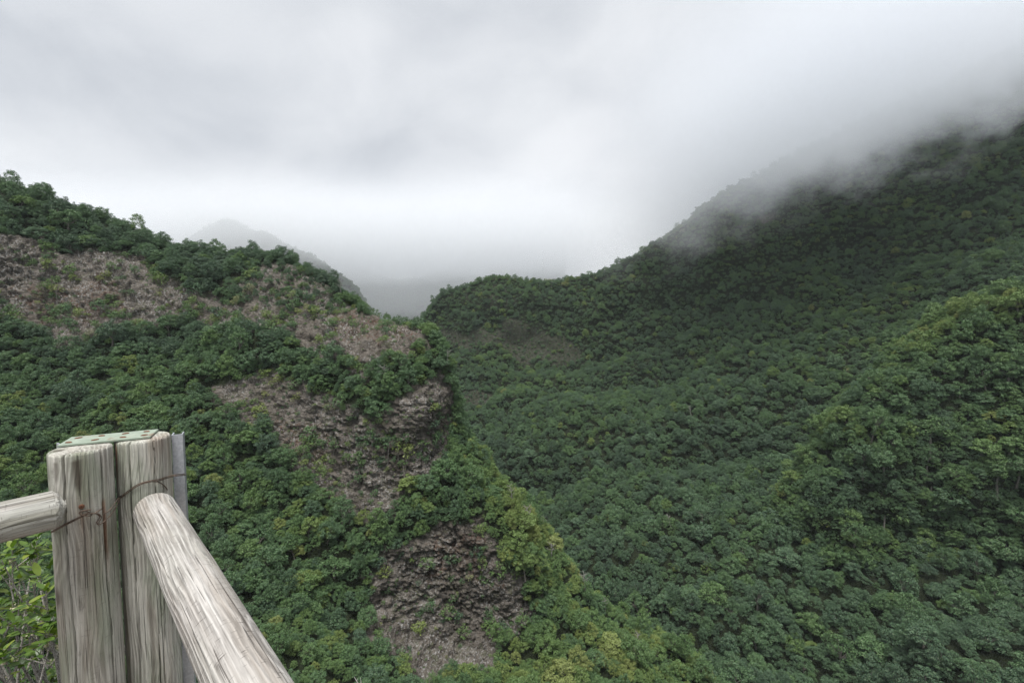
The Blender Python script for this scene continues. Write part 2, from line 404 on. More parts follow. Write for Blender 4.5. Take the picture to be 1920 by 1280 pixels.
# --- the forested mountain on the right with the centre hill
MT_SKY = [(730, 680, 505), (785, 606, 505), (818, 563, 506), (835, 548, 506), (880, 540, 502), (930, 524, 497), (975, 531, 492), (1060, 529, 482), (1130, 514, 472), (1190, 484, 462), (1240, 449, 452), (1300, 409, 444),
          (1340, 380, 438), (1420, 333, 430), (1500, 288, 425), (1700, 190, 408), (1920, 80, 388), (2200, -40, 350)]
MT_CTRL = [(850, 600, 478), (840, 640, 462), (830, 720, 425), (900, 700, 420), (960, 580, 478), (1000, 610, 462), (1000, 665, 440), (1000, 730, 390), (870, 780, 388), (920, 850, 335), (1000, 800, 345), (1100, 600, 440), (1100, 660, 420), (1100, 800, 322), (1100, 950, 258),
           (1200, 700, 375), (1200, 850, 280), (1200, 1000, 222), (1300, 550, 405), (1300, 800, 283), (1300, 1150, 168), (1400, 1280, 140), (1500, 450, 390), (1500, 700, 300), (1500, 900, 222), (1600, 1100, 168), (1700, 300, 392), (1700, 500, 335), (1900, 300, 348),
           (1900, 480, 285), (1700, 1280, 126), (1900, 1000, 160), (1900, 1280, 108), (1250, 1450, 128), (1600, 1450, 110), (2000, 1450, 88), (2200, 1000, 135), (2200, 500, 250), (1900, 700, 225), (1700, 750, 246), (730, 900, 360), (800, 1450, 150), (2200, 1450, 75), (950, 1100, 215)]
def mt_extra(last):
    t = np.linspace(0, 1, 14)[1:, None, None]
    e = np.repeat(last[None], 13, 0).copy()
    e[..., 2] -= 30 * t[..., 0]; e[..., 1] -= 25 * t[..., 0]
    return e
MTN = sheet('forested_mountain_slope', None, MT_SKY, MT_CTRL, 420, 330, 1450, (12, 12.0, 1.0, 0.0),
            rock_polys=[([(815, 612), (900, 612), (960, 604), (1020, 618), (1095, 640), (1080, 664), (1000, 668), (980, 676), (940, 645), (860, 642), (820, 634)], 0.2),
                        ([(870, 545), (930, 536), (975, 545), (970, 578), (905, 592), (878, 572)], 0.12), ([(850, 725), (915, 728), (925, 755), (850, 765)], 0.2),
                        ([(1418, 400), (1452, 396), (1450, 414), (1424, 418)], 1.0), ([(1520, 858), (1575, 862), (1575, 888), (1525, 884)], 1.0)],
            forest_amp=11.0, forest_wl=80, ribs=85.0, rock_amp=1.6, strata=5, seed=23, extra_rows=mt_extra)
# --- the nearer shoulder at the right edge
SH_SKY = [(1400, 1010, 205), (1480, 905, 205), (1560, 792, 205), (1640, 706, 203), (1700, 645, 200), (1760, 598, 197), (1850, 566, 190), (1920, 548, 184), (2060, 520, 172), (2220, 500, 160)]
SH_CTRL = [(1560, 900, 186), (1640, 800, 186), (1700, 760, 183), (1760, 680, 186), (1850, 650, 176), (1900, 700, 166), (1900, 850, 152), (1750, 900, 167), (2200, 700, 140), (2200, 900, 125), (1600, 1050, 172), (1900, 1050, 150), (1400, 1150, 190), (2200, 1150, 120)]
SHO = sheet('forested_shoulder', None, SH_SKY, SH_CTRL, 220, 150, 1130, (8, 5.0, 1.2, 2.0), rock_polys=[([(1690, 690), (1712, 690), (1714, 730), (1686, 740)], 0.8)], forest_amp=6.0, forest_wl=30, ribs=36.0, seed=57)
# --- distant hills up the valley
FAR = sheet('distant_hill', None, [(230, 560, 980), (310, 490, 965), (350, 452, 955), (385, 432, 948), (415, 416, 942), (445, 419, 938), (470, 436, 932), (500, 440, 926), (545, 468, 918), (590, 484, 910), (630, 514, 905), (668, 540, 900), (690, 580, 898), (705, 620, 895)],
            [(430, 500, 880), (560, 560, 850), (640, 600, 840), (430, 700, 780), (690, 700, 800), (250, 700, 820)], 130, 70, 760, (6, 25, 3.0, 0.0), forest_amp=9, forest_wl=110, seed=71)
FAR2 = sheet('distant_valley_side', None, [(560, 430, 1500), (640, 474, 1480), (690, 512, 1465), (740, 528, 1450), (790, 522, 1435), (860, 486, 1420), (960, 460, 1400), (1060, 450, 1400)],
             [(560, 620, 1250), (740, 620, 1180), (900, 620, 1150), (1060, 620, 1200), (560, 760, 1050), (1060, 760, 1000)], 130, 60, 760, (5, 40, 4.0, 0.0), forest_amp=14, forest_wl=160, seed=83)
for S, lb in ((SPUR, 'rocky spur with bare brown cliffs and forest reaching from the left edge to mid valley'), (MTN, 'forested mountainside on the right rising into the mist'),
              (SHO, 'nearer forested shoulder at the right edge'), (FAR, 'faint blue hill fading into cloud behind the spur'), (FAR2, 'hazy valley side seen through the gap behind spur')):
    S['o']['label'] = lb

# --- lowest ground: valley floor sheet that runs out to the horizon
def ground_plane():
    g = np.linspace(-1300, 1300, 41); X, Yg = np.meshgrid(g, g + 1000)
    Z = -190 + 8 * fbm(np.stack([X, Yg, 0 * X], -1), 700, 3, seed=5)
    o = link('valley_floor', np_mesh('valley_floor', np.stack([X, Yg, Z], -1).reshape(-1, 3), grid_faces(41, 41), MAT_TERRAIN))
    tag(o, kind='structure')
ground_plane()

# --- the viewing terrace the railing stands on
def terrace():
    xs = np.linspace(-14, 10, 49); ys = np.linspace(-6, 1.72, 18); X, Yg = np.meshgrid(xs, ys)
    P = np.stack([X, Yg, 0 * X], -1); P[..., 2] = 0.03 * fbm(P, 0.8, 3, seed=8) - 0.10 * smooth(1.45, 1.75, Yg)
    m, t, b, _ = new_mat('trodden_earth')
    tc = N(t, 'ShaderNodeTexCoord').outputs['Object']
    t.links.new(ramp_node(t, noise_node(t, tc, 6, 6, 0.7), [(0.3, (0.09, 0.07, 0.05)), (0.7, (0.22, 0.18, 0.14))]), b.inputs['Base Color'])
    bump(t, b, noise_node(t, tc, 40, 5, 0.7), 0.6, 0.02)
    tag(link('terrace_ground', np_mesh('terrace_ground', P.reshape(-1, 3), grid_faces(18, 49), m)), kind='structure')
terrace()

# ------------------------------------------------------------------ trees
def leaf_cards(C, Nn, size, rng, aspect=0.55):
    """kite-shaped leaf sprays at centres C facing Nn"""
    n = len(C); Nn = Nn / (np.linalg.norm(Nn, axis=1, keepdims=True) + 1e-9)
    r = rng.normal(size=(n, 3)); T = np.cross(Nn, r); T /= np.linalg.norm(T, axis=1, keepdims=True) + 1e-9
    Bv = np.cross(Nn, T); s = size[:, None]
    V = np.stack([C - T * s * 0.5, C + Bv * s * aspect * 0.5 + T * s * 0.08 + Nn * s * 0.06, C + T * s * 0.5 - Nn * s * 0.10, C - Bv * s * aspect * 0.5 + T * s * 0.08 + Nn * s * 0.06], 1)
    return V.reshape(-1, 3), np.arange(4 * n).reshape(-1, 4)
def crown_mesh(name, rng, R=3.0, H=2.4, lobes=15, per=72, leaf=0.30, base=2.6, lobe_r=(0.5, 0.92), flat=0.75, up=0.3, mat=None):
    """uneven broadleaf crown: lobes spread on a dome, each a shell of leaf sprays, gaps between"""
    VV, FF, off = [], [], 0
    for k in range(lobes):
        a = k * 2.39996 + rng.uniform(-.4, .4); cz = 1 - 1.55 * (k + 0.5) / lobes; q = math.sqrt(max(0, 1 - cz * cz)) * rng.uniform(0.8, 1.12)
        rr = rng.uniform(*lobe_r); q *= rng.uniform(0.7, 1.12)
        c = np.array([math.cos(a) * q * (R - rr * 0.6), math.sin(a) * q * (R - rr * 0.6), base + H * 0.5 * (cz * rng.uniform(0.7, 1.25) + 0.3) + rng.uniform(-.35, .4)])
        n = int(per * (rr / 0.7) ** 2); d = rng.normal(size=(n, 3)); d[:, 2] += 0.35; d /= np.linalg.norm(d, axis=1, keepdims=True)
        rad = rr * rng.uniform(0.55, 1.0, n) ** 0.5
        rad *= 1 + 0.25 * np.sin(d[:, 0] * 6 + k) * np.sin(d[:, 1] * 6 + 2 * k) + 0.15 * np.sin(d[:, 2] * 8 + k)
        C = c + d * rad[:, None] * np.array([1, 1, flat])
        Nn = d * 0.8 + rng.normal(size=(n, 3)) * 0.28 + np.array([0, 0, up])
        V, F = leaf_cards(C, Nn, leaf * rng.uniform(0.6, 1.5, n), rng)
        VV.append(V); FF.append(F + off); off += len(V)
    return np_mesh(name, np.vstack(VV), np.vstack(FF), mat or MAT_LEAF, False)
def tube(path, radii, sides=7):
    path = [Vector(p) for p in path]; V, F = [], []
    for i, p in enumerate(path):
        d = (path[min(i + 1, len(path) - 1)] - path[max(i - 1, 0)]).normalized()
        u = d.orthogonal().normalized() if i == 0 else (u - d * u.dot(d)).normalized()
        w = d.cross(u)
        for s in range(sides):
            a = 2 * math.pi * s / sides; V.append(p + (u * math.cos(a) + w * math.sin(a)) * radii[i])
    for i in range(len(path) - 1):
        for s in range(sides):
            F.append((i * sides + s, i * sides + (s + 1) % sides, (i + 1) * sides + (s + 1) % sides, (i + 1) * sides + s))
    return [tuple(v) for v in V], F
def tubes_mesh(name, tubes, mat):
    VV, FF = [], []
    for path, radii, sides in tubes:
        V, F = tube(path, radii, sides); o = len(VV); VV += V; FF += [tuple(i + o for i in f) for f in F]
    return np_mesh(name, VV, FF, mat)
def trunk_mesh(name, rng, R, H, base, limbs=6, r0=0.2):
    base = base * 0.85
    lean = rng.uniform(-.25, .25, 2); T = []
    fork = base * 0.62
    T.append(([(0, 0, -3.6), (0, 0, 0), (lean[0] * .5, lean[1] * .5, fork * .5), (lean[0], lean[1], fork), (lean[0] * 1.4, lean[1] * 1.4, base + H * .5)], [r0 * 1.35, r0 * 1.15, r0, r0 * .8, r0 * .25], 7))
    for k in range(limbs):
        a = k * 2.4 + rng.uniform(-.4, .4); q = rng.uniform(.5, .85); z0 = fork * rng.uniform(.75, 1.05)
        e = (math.cos(a) * R * q, math.sin(a) * R * q, base + H * (1 - q * q) * .7)
        mid = (lean[0] + e[0] * .45, lean[1] + e[1] * .45, z0 + (e[2] - z0) * .6)
        T.append(([(lean[0] * .9, lean[1] * .9, z0), mid, e], [r0 * .5, r0 * .34, r0 * .1], 5))
    return tubes_mesh(name, T, MAT_BARK)
VAR = []                      # crown mesh, trunk mesh, crown radius, height
def make_variants():
    specs = [dict(R=3.2, H=4.2, lobes=40, base=1.9), dict(R=2.7, H=4.8, lobes=36, base=2.2, leaf=0.28), dict(R=3.6, H=3.6, lobes=46, base=1.7, flat=0.65, leaf=0.32),
             dict(R=2.3, H=5.2, lobes=30, base=2.3, lobe_r=(0.45, 0.8)), dict(R=3.0, H=3.8, lobes=54, per=55, base=1.7, lobe_r=(0.38, 0.68), leaf=0.26), dict(R=2.9, H=4.0, lobes=26, per=70, base=1.9, lobe_r=(0.6, 1.05), flat=0.5, up=0.6, leaf=0.34)]
    for k, s in enumerate(specs):
        rng = np.random.default_rng(100 + k)
        VAR.append((crown_mesh('crown_%d' % k, rng, **s), trunk_mesh('trunk_%d' % k, rng, s['R'], s['H'], s['base']), s['R'], s['base'] + s['H'] + 0.6))
    # 6: slim tall skyline tree, 7: low shrub with foliage to the ground
    rng = np.random.default_rng(200)
    VAR.append((crown_mesh('crown_6', rng, R=1.7, H=5.4, lobes=24, per=75, leaf=0.28, base=3.0, lobe_r=(0.4, 0.75)), trunk_mesh('trunk_6', rng, 1.5, 4.6, 2.6, 5, .15), 1.7, 7.6))
    VAR.append((crown_mesh('crown_7', rng, R=1.25, H=1.3, lobes=14, per=70, leaf=0.22, base=0.5, lobe_r=(0.28, 0.52)), trunk_mesh('trunk_7', rng, 1.0, 0.8, 0.4, 4, .07), 1.25, 1.7))
make_variants()
def snag_mesh():
    rng = np.random.default_rng(314); T = [([(0, 0, -1), (.1, 0, 1.5), (-.1, .15, 3.2), (.1, .1, 4.6)], [.16, .13, .09, .03], 6)]
    for k in range(9):
        a = k * 2.4; z0 = 1.6 + 0.3 * k; L_ = rng.uniform(.9, 2.0); e = (math.cos(a) * L_, math.sin(a) * L_, z0 + rng.uniform(.4, 1.4)); m = (e[0] * .5, e[1] * .5, z0 + .25)
        T.append(([(0, 0.08, z0), m, e], [.07, .05, .018], 5))
        for j in (-1, 1): T.append(([m, (m[0] + .4 * j * math.sin(a) + .2 * e[0], m[1] - .4 * j * math.cos(a) + .2 * e[1], m[2] + rng.uniform(.3, .9))], [.035, .012], 4))
    m, t, b, _ = new_mat('bleached_snag'); tc = N(t, 'ShaderNodeTexCoord').outputs['Object']
    t.links.new(ramp_node(t, noise_node(t, tc, 5, 4, .6), [(0.3, (0.15, 0.14, 0.125)), (0.7, (0.32, 0.31, 0.29))]), b.inputs['Base Color']); b.inputs['Roughness'].default_value = .9
    return tubes_mesh('snag', T, m)
SNAG = snag_mesh()

def sample_sheet(S, n_try, spacing, accept, rng, pymax=1330, xlim=(-120, 2060)):
    """dart throwing over the sheet by true area"""
    P, PX, PY = S['P'], S['PX'], S['PY']
    a = P[:-1, :-1]; A = np.linalg.norm(np.cross(P[1:, :-1] - a, P[:-1, 1:] - a), axis=-1)
    cx, cyy = PX[:-1, :-1], PY[:-1, :-1]
    A = A * ((cyy < pymax) & (cx > xlim[0]) & (cx < xlim[1]))
    A[:max(S['nb'] - 3, 0)] = 0
    p = A.ravel() / A.sum(); idx = rng.choice(A.size, n_try, p=p)
    r, c = np.unravel_index(idx, A.shape); u = rng.random((n_try, 1)); v = rng.random((n_try, 1))
    Q = P[r, c] * (1 - u) * (1 - v) + P[r + 1, c] * u * (1 - v) + P[r, c + 1] * (1 - u) * v + P[r + 1, c + 1] * u * v
    rock = S['rock'][r, c]; keep = rng.random(n_try) < accept(Q, rock, PX[r, c], PY[r, c])
    Q, rock, r, c = Q[keep], rock[keep], r[keep], c[keep]
    cell = spacing; H = {}; out = []
    for i in range(len(Q)):
        k = tuple((Q[i] // cell).astype(int)); ok = True
        for dx in (-1, 0, 1):
            for dy in (-1, 0, 1):
                for dz in (-1, 0, 1):
                    for j in H.get((k[0] + dx, k[1] + dy, k[2] + dz), ()):
                        d = Q[i] - Q[j]
                        if d @ d < spacing * spacing: ok = False; break
                    if not ok: break
                if not ok: break
            if not ok: break
        if ok: H.setdefault(k, []).append(i); out.append(i)
    out = np.array(out)
    return Q[out], S['n'][r[out], c[out]], PX[r[out], c[out]], PY[r[out], c[out]], rock[out]

TREES = dict(pos=[], var=[], scale=[], rot=[], tint=[], region=[], prop=[], lean=[])
def add_trees(Q, var, scale, tint, region, rng):
    Q = Q.copy()
    if region in (0, 2, 3): Q[:, 2] += scale * np.clip(rng.normal(0.1, 0.75, len(Q)), -1.2, 1.7)      # some stand above the canopy, some are sunk in it
    TREES['pos'].append(Q); TREES['var'].append(var); TREES['scale'].append(scale); TREES['tint'].append(np.clip(tint, 0, 1))
    TREES['prop'].append(np.stack([rng.uniform(.78, 1.2, len(Q)), rng.uniform(.78, 1.2, len(Q)), rng.uniform(.75, 1.35, len(Q))], -1)); TREES['lean'].append(rng.normal(0, .13, (len(Q), 2)))
    TREES['rot'].append(rng.uniform(0, 6.283, len(Q))); TREES['region'].append(np.full(len(Q), region))
def two_pass(S, n, big, small, accept, rng, sb=(.95, 1.5), ss=(.5, 1.0), **kw):
    """large crowns first, smaller ones in the gaps"""
    A = sample_sheet(S, n // 4, big, accept, rng, **kw); B = sample_sheet(S, n, small, accept, rng, **kw)
    ka, kb = len(A[0]), len(B[0])
    sc = np.concatenate([rng.uniform(*sb, ka), rng.uniform(*ss, kb)])
    return [np.concatenate([a, b]) for a, b in zip(A, B)] + [sc]
def plant():
    rng = np.random.default_rng(5)
    # spur and its foot
    Q, n, px, py, rk, sc = two_pass(SPUR, 110000, 4.8, 2.0, lambda Q, r, x, y: np.where(r > 0.9, 0.0, np.where(r > 0.35, 0.10, 1.0)), rng, (.75, 1.35), (.36, .85)); sc *= np.where(rk > .35, .5, .88)
    k = len(Q); var = rng.choice([0, 1, 2, 3, 4, 5], k, p=[.24, .2, .16, .14, .16, .1])
    east = smooth(820, 960, px + 0.0 * py) * smooth(640, 760, py)                 # the spur's right flank is yellower
    crest = smooth(60, 0, py - np.interp(px, [a[0] for a in SPUR_SKY], [a[1] for a in SPUR_SKY]))
    tint = 0.38 + 0.17 * fbm(Q, 14, 2, seed=1) + rng.normal(0, .12, k) + (0.28 - 0.13 * smooth(1050, 1200, py)) * east + 0.06 * smooth(1150, 1250, py) - 0.16 * smooth(700, 620, py) * (px < 640)
    tint += np.where(rng.random(k) < 0.05, 0.3, 0)
    near = smooth(1120, 1200, py) * smooth(800, 650, px); sc *= 1 - 0.3 * near - 0.15 * smooth(620, 760, px) * smooth(720, 640, py)
    sky_tall = (crest > .5) & (px < 230) & (rng.random(k) < .25); var[sky_tall] = 6
    add_trees(Q, var, sc, np.minimum(tint, .84), 0, rng)
    # shrubs that cling to the rock
    Q, n, px, py, rk = sample_sheet(SPUR, 24000, 1.7, lambda Q, r, x, y: np.where(r > 0.35, np.where(r < .9, 0.9, np.where(y > 960, 0.10, 0.42)) * smooth(-0.12, 0.35, fbm(Q, 10, 3, seed=90)), 0.0), rng)
    k = len(Q); add_trees(Q, np.full(k, 7), 0.5 + 1.7 * rng.random(k) ** 2.0, 0.5 + rng.normal(0, .2, k), 1, rng)
    Q, n, px, py, rk = sample_sheet(SPUR, 16000, 0.8, lambda Q, r, x, y: np.where(r > 0.35, np.where(y > 960, 0.2, 0.5), 0.0) * smooth(-0.45, 0.5, fbm(Q, 7, 3, seed=95)), rng)
    k = len(Q); add_trees(Q, np.full(k, 7), rng.uniform(.18, .5, k), 0.5 + rng.normal(0, .22, k), 5, rng)
    # mountain
    Q, n, px, py, rk, sc = two_pass(MTN, 120000, 7.0, 2.9, lambda Q, r, x, y: np.where(r > 0.3, 0.35, 1.0), rng, (1.1, 1.95), (.5, 1.15)); sc *= np.where(rk > .15, .5, 1.0) * np.interp(Q[:, 1], [150, 450], [.86, .72])
    k = len(Q); tint = 0.31 + 0.24 * fbm(Q, 40, 3, seed=2) - 0.10 * smooth(-60, -125, Q[:, 2]) + 0.07 * smooth(-20, 90, Q[:, 2]) + rng.normal(0, .12, k) + np.where(rng.random(k) < .06, .28, 0)  # gorge shade painted into the low trees; high ones lightened against the mist's shade
    add_trees(Q, rng.choice([0, 1, 2, 3, 4, 5], k), sc, tint, 2, rng)
    # shoulder
    Q, n, px, py, rk, sc = two_pass(SHO, 26000, 6.0, 2.4, lambda Q, r, x, y: np.where((r > 0.5), 0.1, 1.0) * (y < 1060), rng, (.85, 1.6), (.42, .95))
    k = len(Q); top = smooth(190, 20, py - np.interp(px, [a[0] for a in SH_SKY], [a[1] for a in SH_SKY]))
    tint = 0.36 + 0.14 * top * top + 0.26 * fbm(Q, 18, 2, seed=4) + rng.normal(0, .1, k)
    add_trees(Q, rng.choice([0, 1, 2, 3, 4, 5], k), sc, tint, 3, rng)
    # far hills
    for S in (FAR, FAR2):
        Q, n, px, py, rk = sample_sheet(S, 30000, 6.5, lambda Q, r, x, y: 1.0 * (y < 640) * (x > 330), rng, xlim=(330, 1080))
        k = len(Q); add_trees(Q, rng.choice([0, 1, 2], k), rng.uniform(1.1, 1.9, k), 0.3 + rng.normal(0, .1, k), 4, rng)
plant()
for k in TREES: TREES[k] = np.concatenate(TREES[k])
VR = np.array([v[2] for v in VAR]); VH = np.array([v[3] for v in VAR])

# which trees show, and how large
def visibility():
    cell = 8; W, Hh = 1920 // cell + 1, 1280 // cell + 1; zb = np.full((Hh, W), 1e9)
    for S in SHEETS:
        x, y, d = project(S['P']); ok = (x >= 0) & (x < 1920) & (y >= 0) & (y < 1280)
        np.minimum.at(zb, ((y[ok] // cell).astype(int), (x[ok] // cell).astype(int)), d[ok])
    top = TREES['pos'].copy(); top[:, 2] += VH[TREES['var']] * TREES['scale'] * 0.8
    x, y, d = project(top); inside = (x > 4) & (x < 1916) & (y > 4) & (y < 1272)
    hid = np.zeros(len(x), bool); xi = np.clip(x // cell, 0, W - 1).astype(int); yi = np.clip(y // cell, 0, Hh - 1).astype(int)
    hid = zb[yi, xi] < d - 7
    hid |= in_poly(x, y, [(-10, 900), (80, 900), (80, 800), (350, 800), (352, 950), (560, 1290), (-10, 1290)])
    return inside & ~hid, VR[TREES['var']] * TREES['scale'] * FPX / d, x, y
VIS, SIZE, TX, TY = visibility()

REGION_WORDS = {0: 'on the rocky spur', 1: 'clinging to bare rock on the spur', 2: 'on the forested mountainside', 3: 'on the nearer shoulder'}
def tint_word(v):
    return 'bluish green' if v < .25 else 'dark green' if v < .42 else 'mid green' if v < .58 else 'bright green' if v < .72 else 'yellow-green' if v < .86 else 'olive brown'
SHAPE = ['round', 'tall', 'broad', 'slender', 'feathery', 'flat', 'slim', 'low']
def place_words(x, y, reg):
    if reg == 0:
        if y > 1150 and x < 760: return 'below the rail end', 'trees in the valley below the railing'
        if x > 860: return "%s on the spur's right flank" % ('high' if y < 1000 else 'low' if y > 1180 else 'midway'), "trees on the spur's right flank"
        if y > 850 and x < 760: return 'in the gully left of the lowest rock', 'trees in the gully left of the lower rock face'
        if y < 540 and x < 500: return 'on the left ridge skyline', 'trees along the left ridge'
        if y > 930: return 'at the foot of the lowest rock', 'trees around the rock faces of the spur'
        return ('on the left slope above the railing' if x < 420 else 'between the two rock bands' if x < 640 else 'on the nose of the spur'), 'trees around the rock faces of the spur'
    if reg == 2:
        if x > 1500: return ('near the bottom right corner' if x > 1720 and y > 1100 else 'on the mountainside at lower right'), 'trees at bottom right'
        return ('low in the gorge' if y > 1050 else 'on the mountainside across the gorge'), 'trees across the gorge'
    return 'on the %s shoulder' % ('crest of the right' if y < 640 else 'lower right' if y > 850 else 'nearer right'), 'trees on the nearer shoulder'
ORDINAL = ['first', 'second', 'third', 'fourth', 'fifth', 'sixth', 'seventh', 'eighth', 'ninth', 'tenth', 'eleventh', 'twelfth']
def unique_labels(items):
    """items: (index, label); where several share one, say which by its place from the left"""
    by = {}
    for i, lb in items: by.setdefault(lb, []).append(i)
    out = {}
    for lb, ids in by.items():
        ids = sorted(ids, key=lambda i: TX[i])
        for k, i in enumerate(ids):
            out[i] = lb if len(ids) == 1 else lb + ', ' + (ORDINAL[k] + ' from left' if k < len(ids) - 1 and k < 12 else 'rightmost' if k == len(ids) - 1 else 'farther right')
    return out
def individuals():
    treeish = ~np.isin(TREES['region'], (1, 5)); order = np.argsort(-np.where(VIS & treeish, SIZE, -1))[:300]
    sh_ = VIS & (TREES['region'] == 1); shrubs = np.argsort(-np.where(sh_, SIZE, -1))[:min(260, int(sh_.sum()))]
    first = {}; taken = np.zeros(len(VIS), bool)
    def one(i, name, label, cat, group):
        v = int(TREES['var'][i]); r = bpy.data.objects.new(name, None); r.empty_display_size = 0.5; COL.objects.link(r)
        r.location = TREES['pos'][i]; r.rotation_euler = (float(TREES['lean'][i, 0]), float(TREES['lean'][i, 1]), float(TREES['rot'][i])); r.scale = Vector(TREES['prop'][i] * TREES['scale'][i])
        tag(r, label, cat, group)
        for nm, me in (('trunk' if cat == 'tree' else 'stem', VAR[v][1]), ('crown' if cat == 'tree' else 'foliage', VAR[v][0])):
            c = link(nm, me, r); c['tint'] = float(TREES['tint'][i])
            if nm in ('crown', 'foliage') and v not in first: first[v] = c
        taken[i] = True
    lab = []
    for i in order:
        w, g = place_words(TX[i], TY[i], TREES['region'][i]); sz = SIZE[i]
        lab.append((i, '%s%s %s tree %s' % ('large ' if sz > 24 else 'small ' if sz < 14.5 else '', SHAPE[TREES['var'][i]], tint_word(TREES['tint'][i]), w)))
    lab = unique_labels(lab)
    for i in order: one(i, 'laurel_tree', lab[i], 'tree', place_words(TX[i], TY[i], TREES['region'][i])[1])
    lab = []
    for i in shrubs:
        x, y = TX[i], TY[i]
        w = ('at the foot of' if y > 1170 else 'high on' if y < 1020 else 'on the middle of') + ' the lowest rock' if y > 940 else ('on the %s of the upper cliff band' % ('left end' if x < 120 else 'middle' if x < 300 else 'right end')) if x < 470 and y < 640 else \
            ('on the crest of the spur' if y < 560 else 'on the red rock near the crest') if y < 690 else 'on the %s of the middle cliff' % ('left end' if x < 600 else 'right edge' if x > 790 else 'upper part' if y < 830 else 'lower part')
        lab.append((i, '%s %s shrub %s' % ('large' if SIZE[i] > 11 else 'small' if SIZE[i] > 6 else 'tiny', tint_word(TREES['tint'][i]), w)))
    lab = unique_labels(lab)
    for i in shrubs: one(i, 'rock_shrub', lab[i], 'shrub', 'shrubs clinging to the rock')
    for v in range(len(VAR)):
        if v not in first:        # every kind of crown is needed once as a source
            i = int(np.argmax((TREES['var'] == v) * np.where(VIS, SIZE, 0) * ~taken)); w, g = place_words(TX[i], TY[i], TREES['region'][i])
            one(i, 'laurel_tree', '%s slim tree %s' % (tint_word(TREES['tint'][i]), w), 'tree', g)
    return taken, first
TAKEN, SOURCE = individuals()
def snags():
    """dead grey trees standing among the living ones"""
    rng = np.random.default_rng(15); reg_ = TREES['region']
    for lab, sel, n in (("on the spur's right flank", (reg_ == 0) & (TX > 860) & (TY < 1200), 9), ('among the bushes on the spur crest', (reg_ == 0) & (TX > 600) & (TX < 850) & (TY < 760), 3),
                        ('on the nearer shoulder at the right edge', (reg_ == 3), 4), ('on the mountainside across the gorge', (reg_ == 2) & (TX > 1150) & (TY > 640), 6)):
        idx = np.nonzero(sel & VIS & ~TAKEN)[0]
        pick = sorted(rng.choice(idx, min(n, len(idx)), replace=False).tolist(), key=lambda i: TX[i])
        for q, i in enumerate(pick):
            o = link('dead_tree', SNAG, None, Vector(TREES['pos'][i] + np.array([1.2, -1.2, 1.2]))); s_ = float(rng.uniform(.7, 1.15)); o.scale = (s_, s_, s_ * 1.1); o.rotation_euler = (rng.uniform(-.25, .25), rng.uniform(-.25, .25), rng.uniform(0, 6))
            tag(o, 'bare grey dead tree ' + lab + ', ' + ORDINAL[q] + ' from left', 'tree', 'dead trees ' + lab)
snags()

def forest(name, label, sel):
    """all the other trees of one slope: points with an instance each"""
    idx = np.nonzero(sel)[0]
    me = bpy.data.meshes.new(name); me.vertices.add(len(idx)); me.vertices.foreach_set('co', TREES['pos'][idx].astype(np.float32).ravel())
    for an, ty in (('var', 'INT'), ('tint', 'FLOAT')):
        a = me.attributes.new(an, ty, 'POINT'); a.data.foreach_set('value', TREES[an][idx].astype(np.int32 if ty == 'INT' else np.float32))
    for an, A in (('scale3', TREES['prop'][idx] * TREES['scale'][idx][:, None]), ('rot3', np.column_stack([TREES['lean'][idx], TREES['rot'][idx]]))):
        a = me.attributes.new(an, 'FLOAT_VECTOR', 'POINT'); a.data.foreach_set('vector', A.astype(np.float32).ravel())
    o = link(name, me); tag(o, label, kind='stuff')
    ng = bpy.data.node_groups.new(name + '_scatter', 'GeometryNodeTree')
    ng.interface.new_socket('Geometry', in_out='INPUT', socket_type='NodeSocketGeometry'); ng.interface.new_socket('Geometry', in_out='OUTPUT', socket_type='NodeSocketGeometry')
    gi = N(ng, 'NodeGroupInput'); go = N(ng, 'NodeGroupOutput'); L = ng.links.new
    m2p = N(ng, 'GeometryNodeMeshToPoints'); L(gi.outputs[0], m2p.inputs[0])
    def attr(nm, ty):
        a = N(ng, 'GeometryNodeInputNamedAttribute', data_type=ty); a.inputs[0].default_value = nm; return a.outputs[0]
    var, scl, rot = attr('var', 'INT'), attr('scale3', 'FLOAT_VECTOR'), attr('rot3', 'FLOAT_VECTOR')
    join = N(ng, 'GeometryNodeJoinGeometry')
    for v in sorted(set(TREES['var'][idx].tolist())):
        cmp = N(ng, 'FunctionNodeCompare', data_type='INT', operation='EQUAL'); L(var, cmp.inputs[2]); cmp.inputs[3].default_value = int(v)
        oi = N(ng, 'GeometryNodeObjectInfo', transform_space='ORIGINAL'); oi.inputs['Object'].default_value = SOURCE[v]
        iop = N(ng, 'GeometryNodeInstanceOnPoints'); L(m2p.outputs[0], iop.inputs['Points']); L(cmp.outputs[0], iop.inputs['Selection'])
        L(oi.outputs['Geometry'], iop.inputs['Instance']); L(rot, iop.inputs['Rotation']); L(scl, iop.inputs['Scale'])
        L(iop.outputs[0], join.inputs[0])
    L(join.outputs[0], go.inputs[0])
    md = o.modifiers.new('scatter', 'NODES'); md.node_group = ng
    return o
reg = TREES['region']
forest('spur_forest', 'dense green forest covering the rocky spur and gully', (reg == 0) & ~TAKEN)
forest('rock_scrub', 'low scrub scattered over the rock faces', ((reg == 1) | (reg == 5)) & ~TAKEN)
forest('mountain_forest', 'dense dark forest covering the right mountainside', (reg == 2) & ~TAKEN)
forest('shoulder_forest', 'yellowish green forest on the nearer right shoulder', (reg == 3) & ~TAKEN)
forest('distant_forest', 'hazy forest on the distant hills up the valley', (reg == 4) & ~TAKEN)
print('TREES', len(reg), 'by region', np.bincount(reg), 'size range', SIZE[TAKEN & (reg != 1)].min(), SIZE[TAKEN].max())

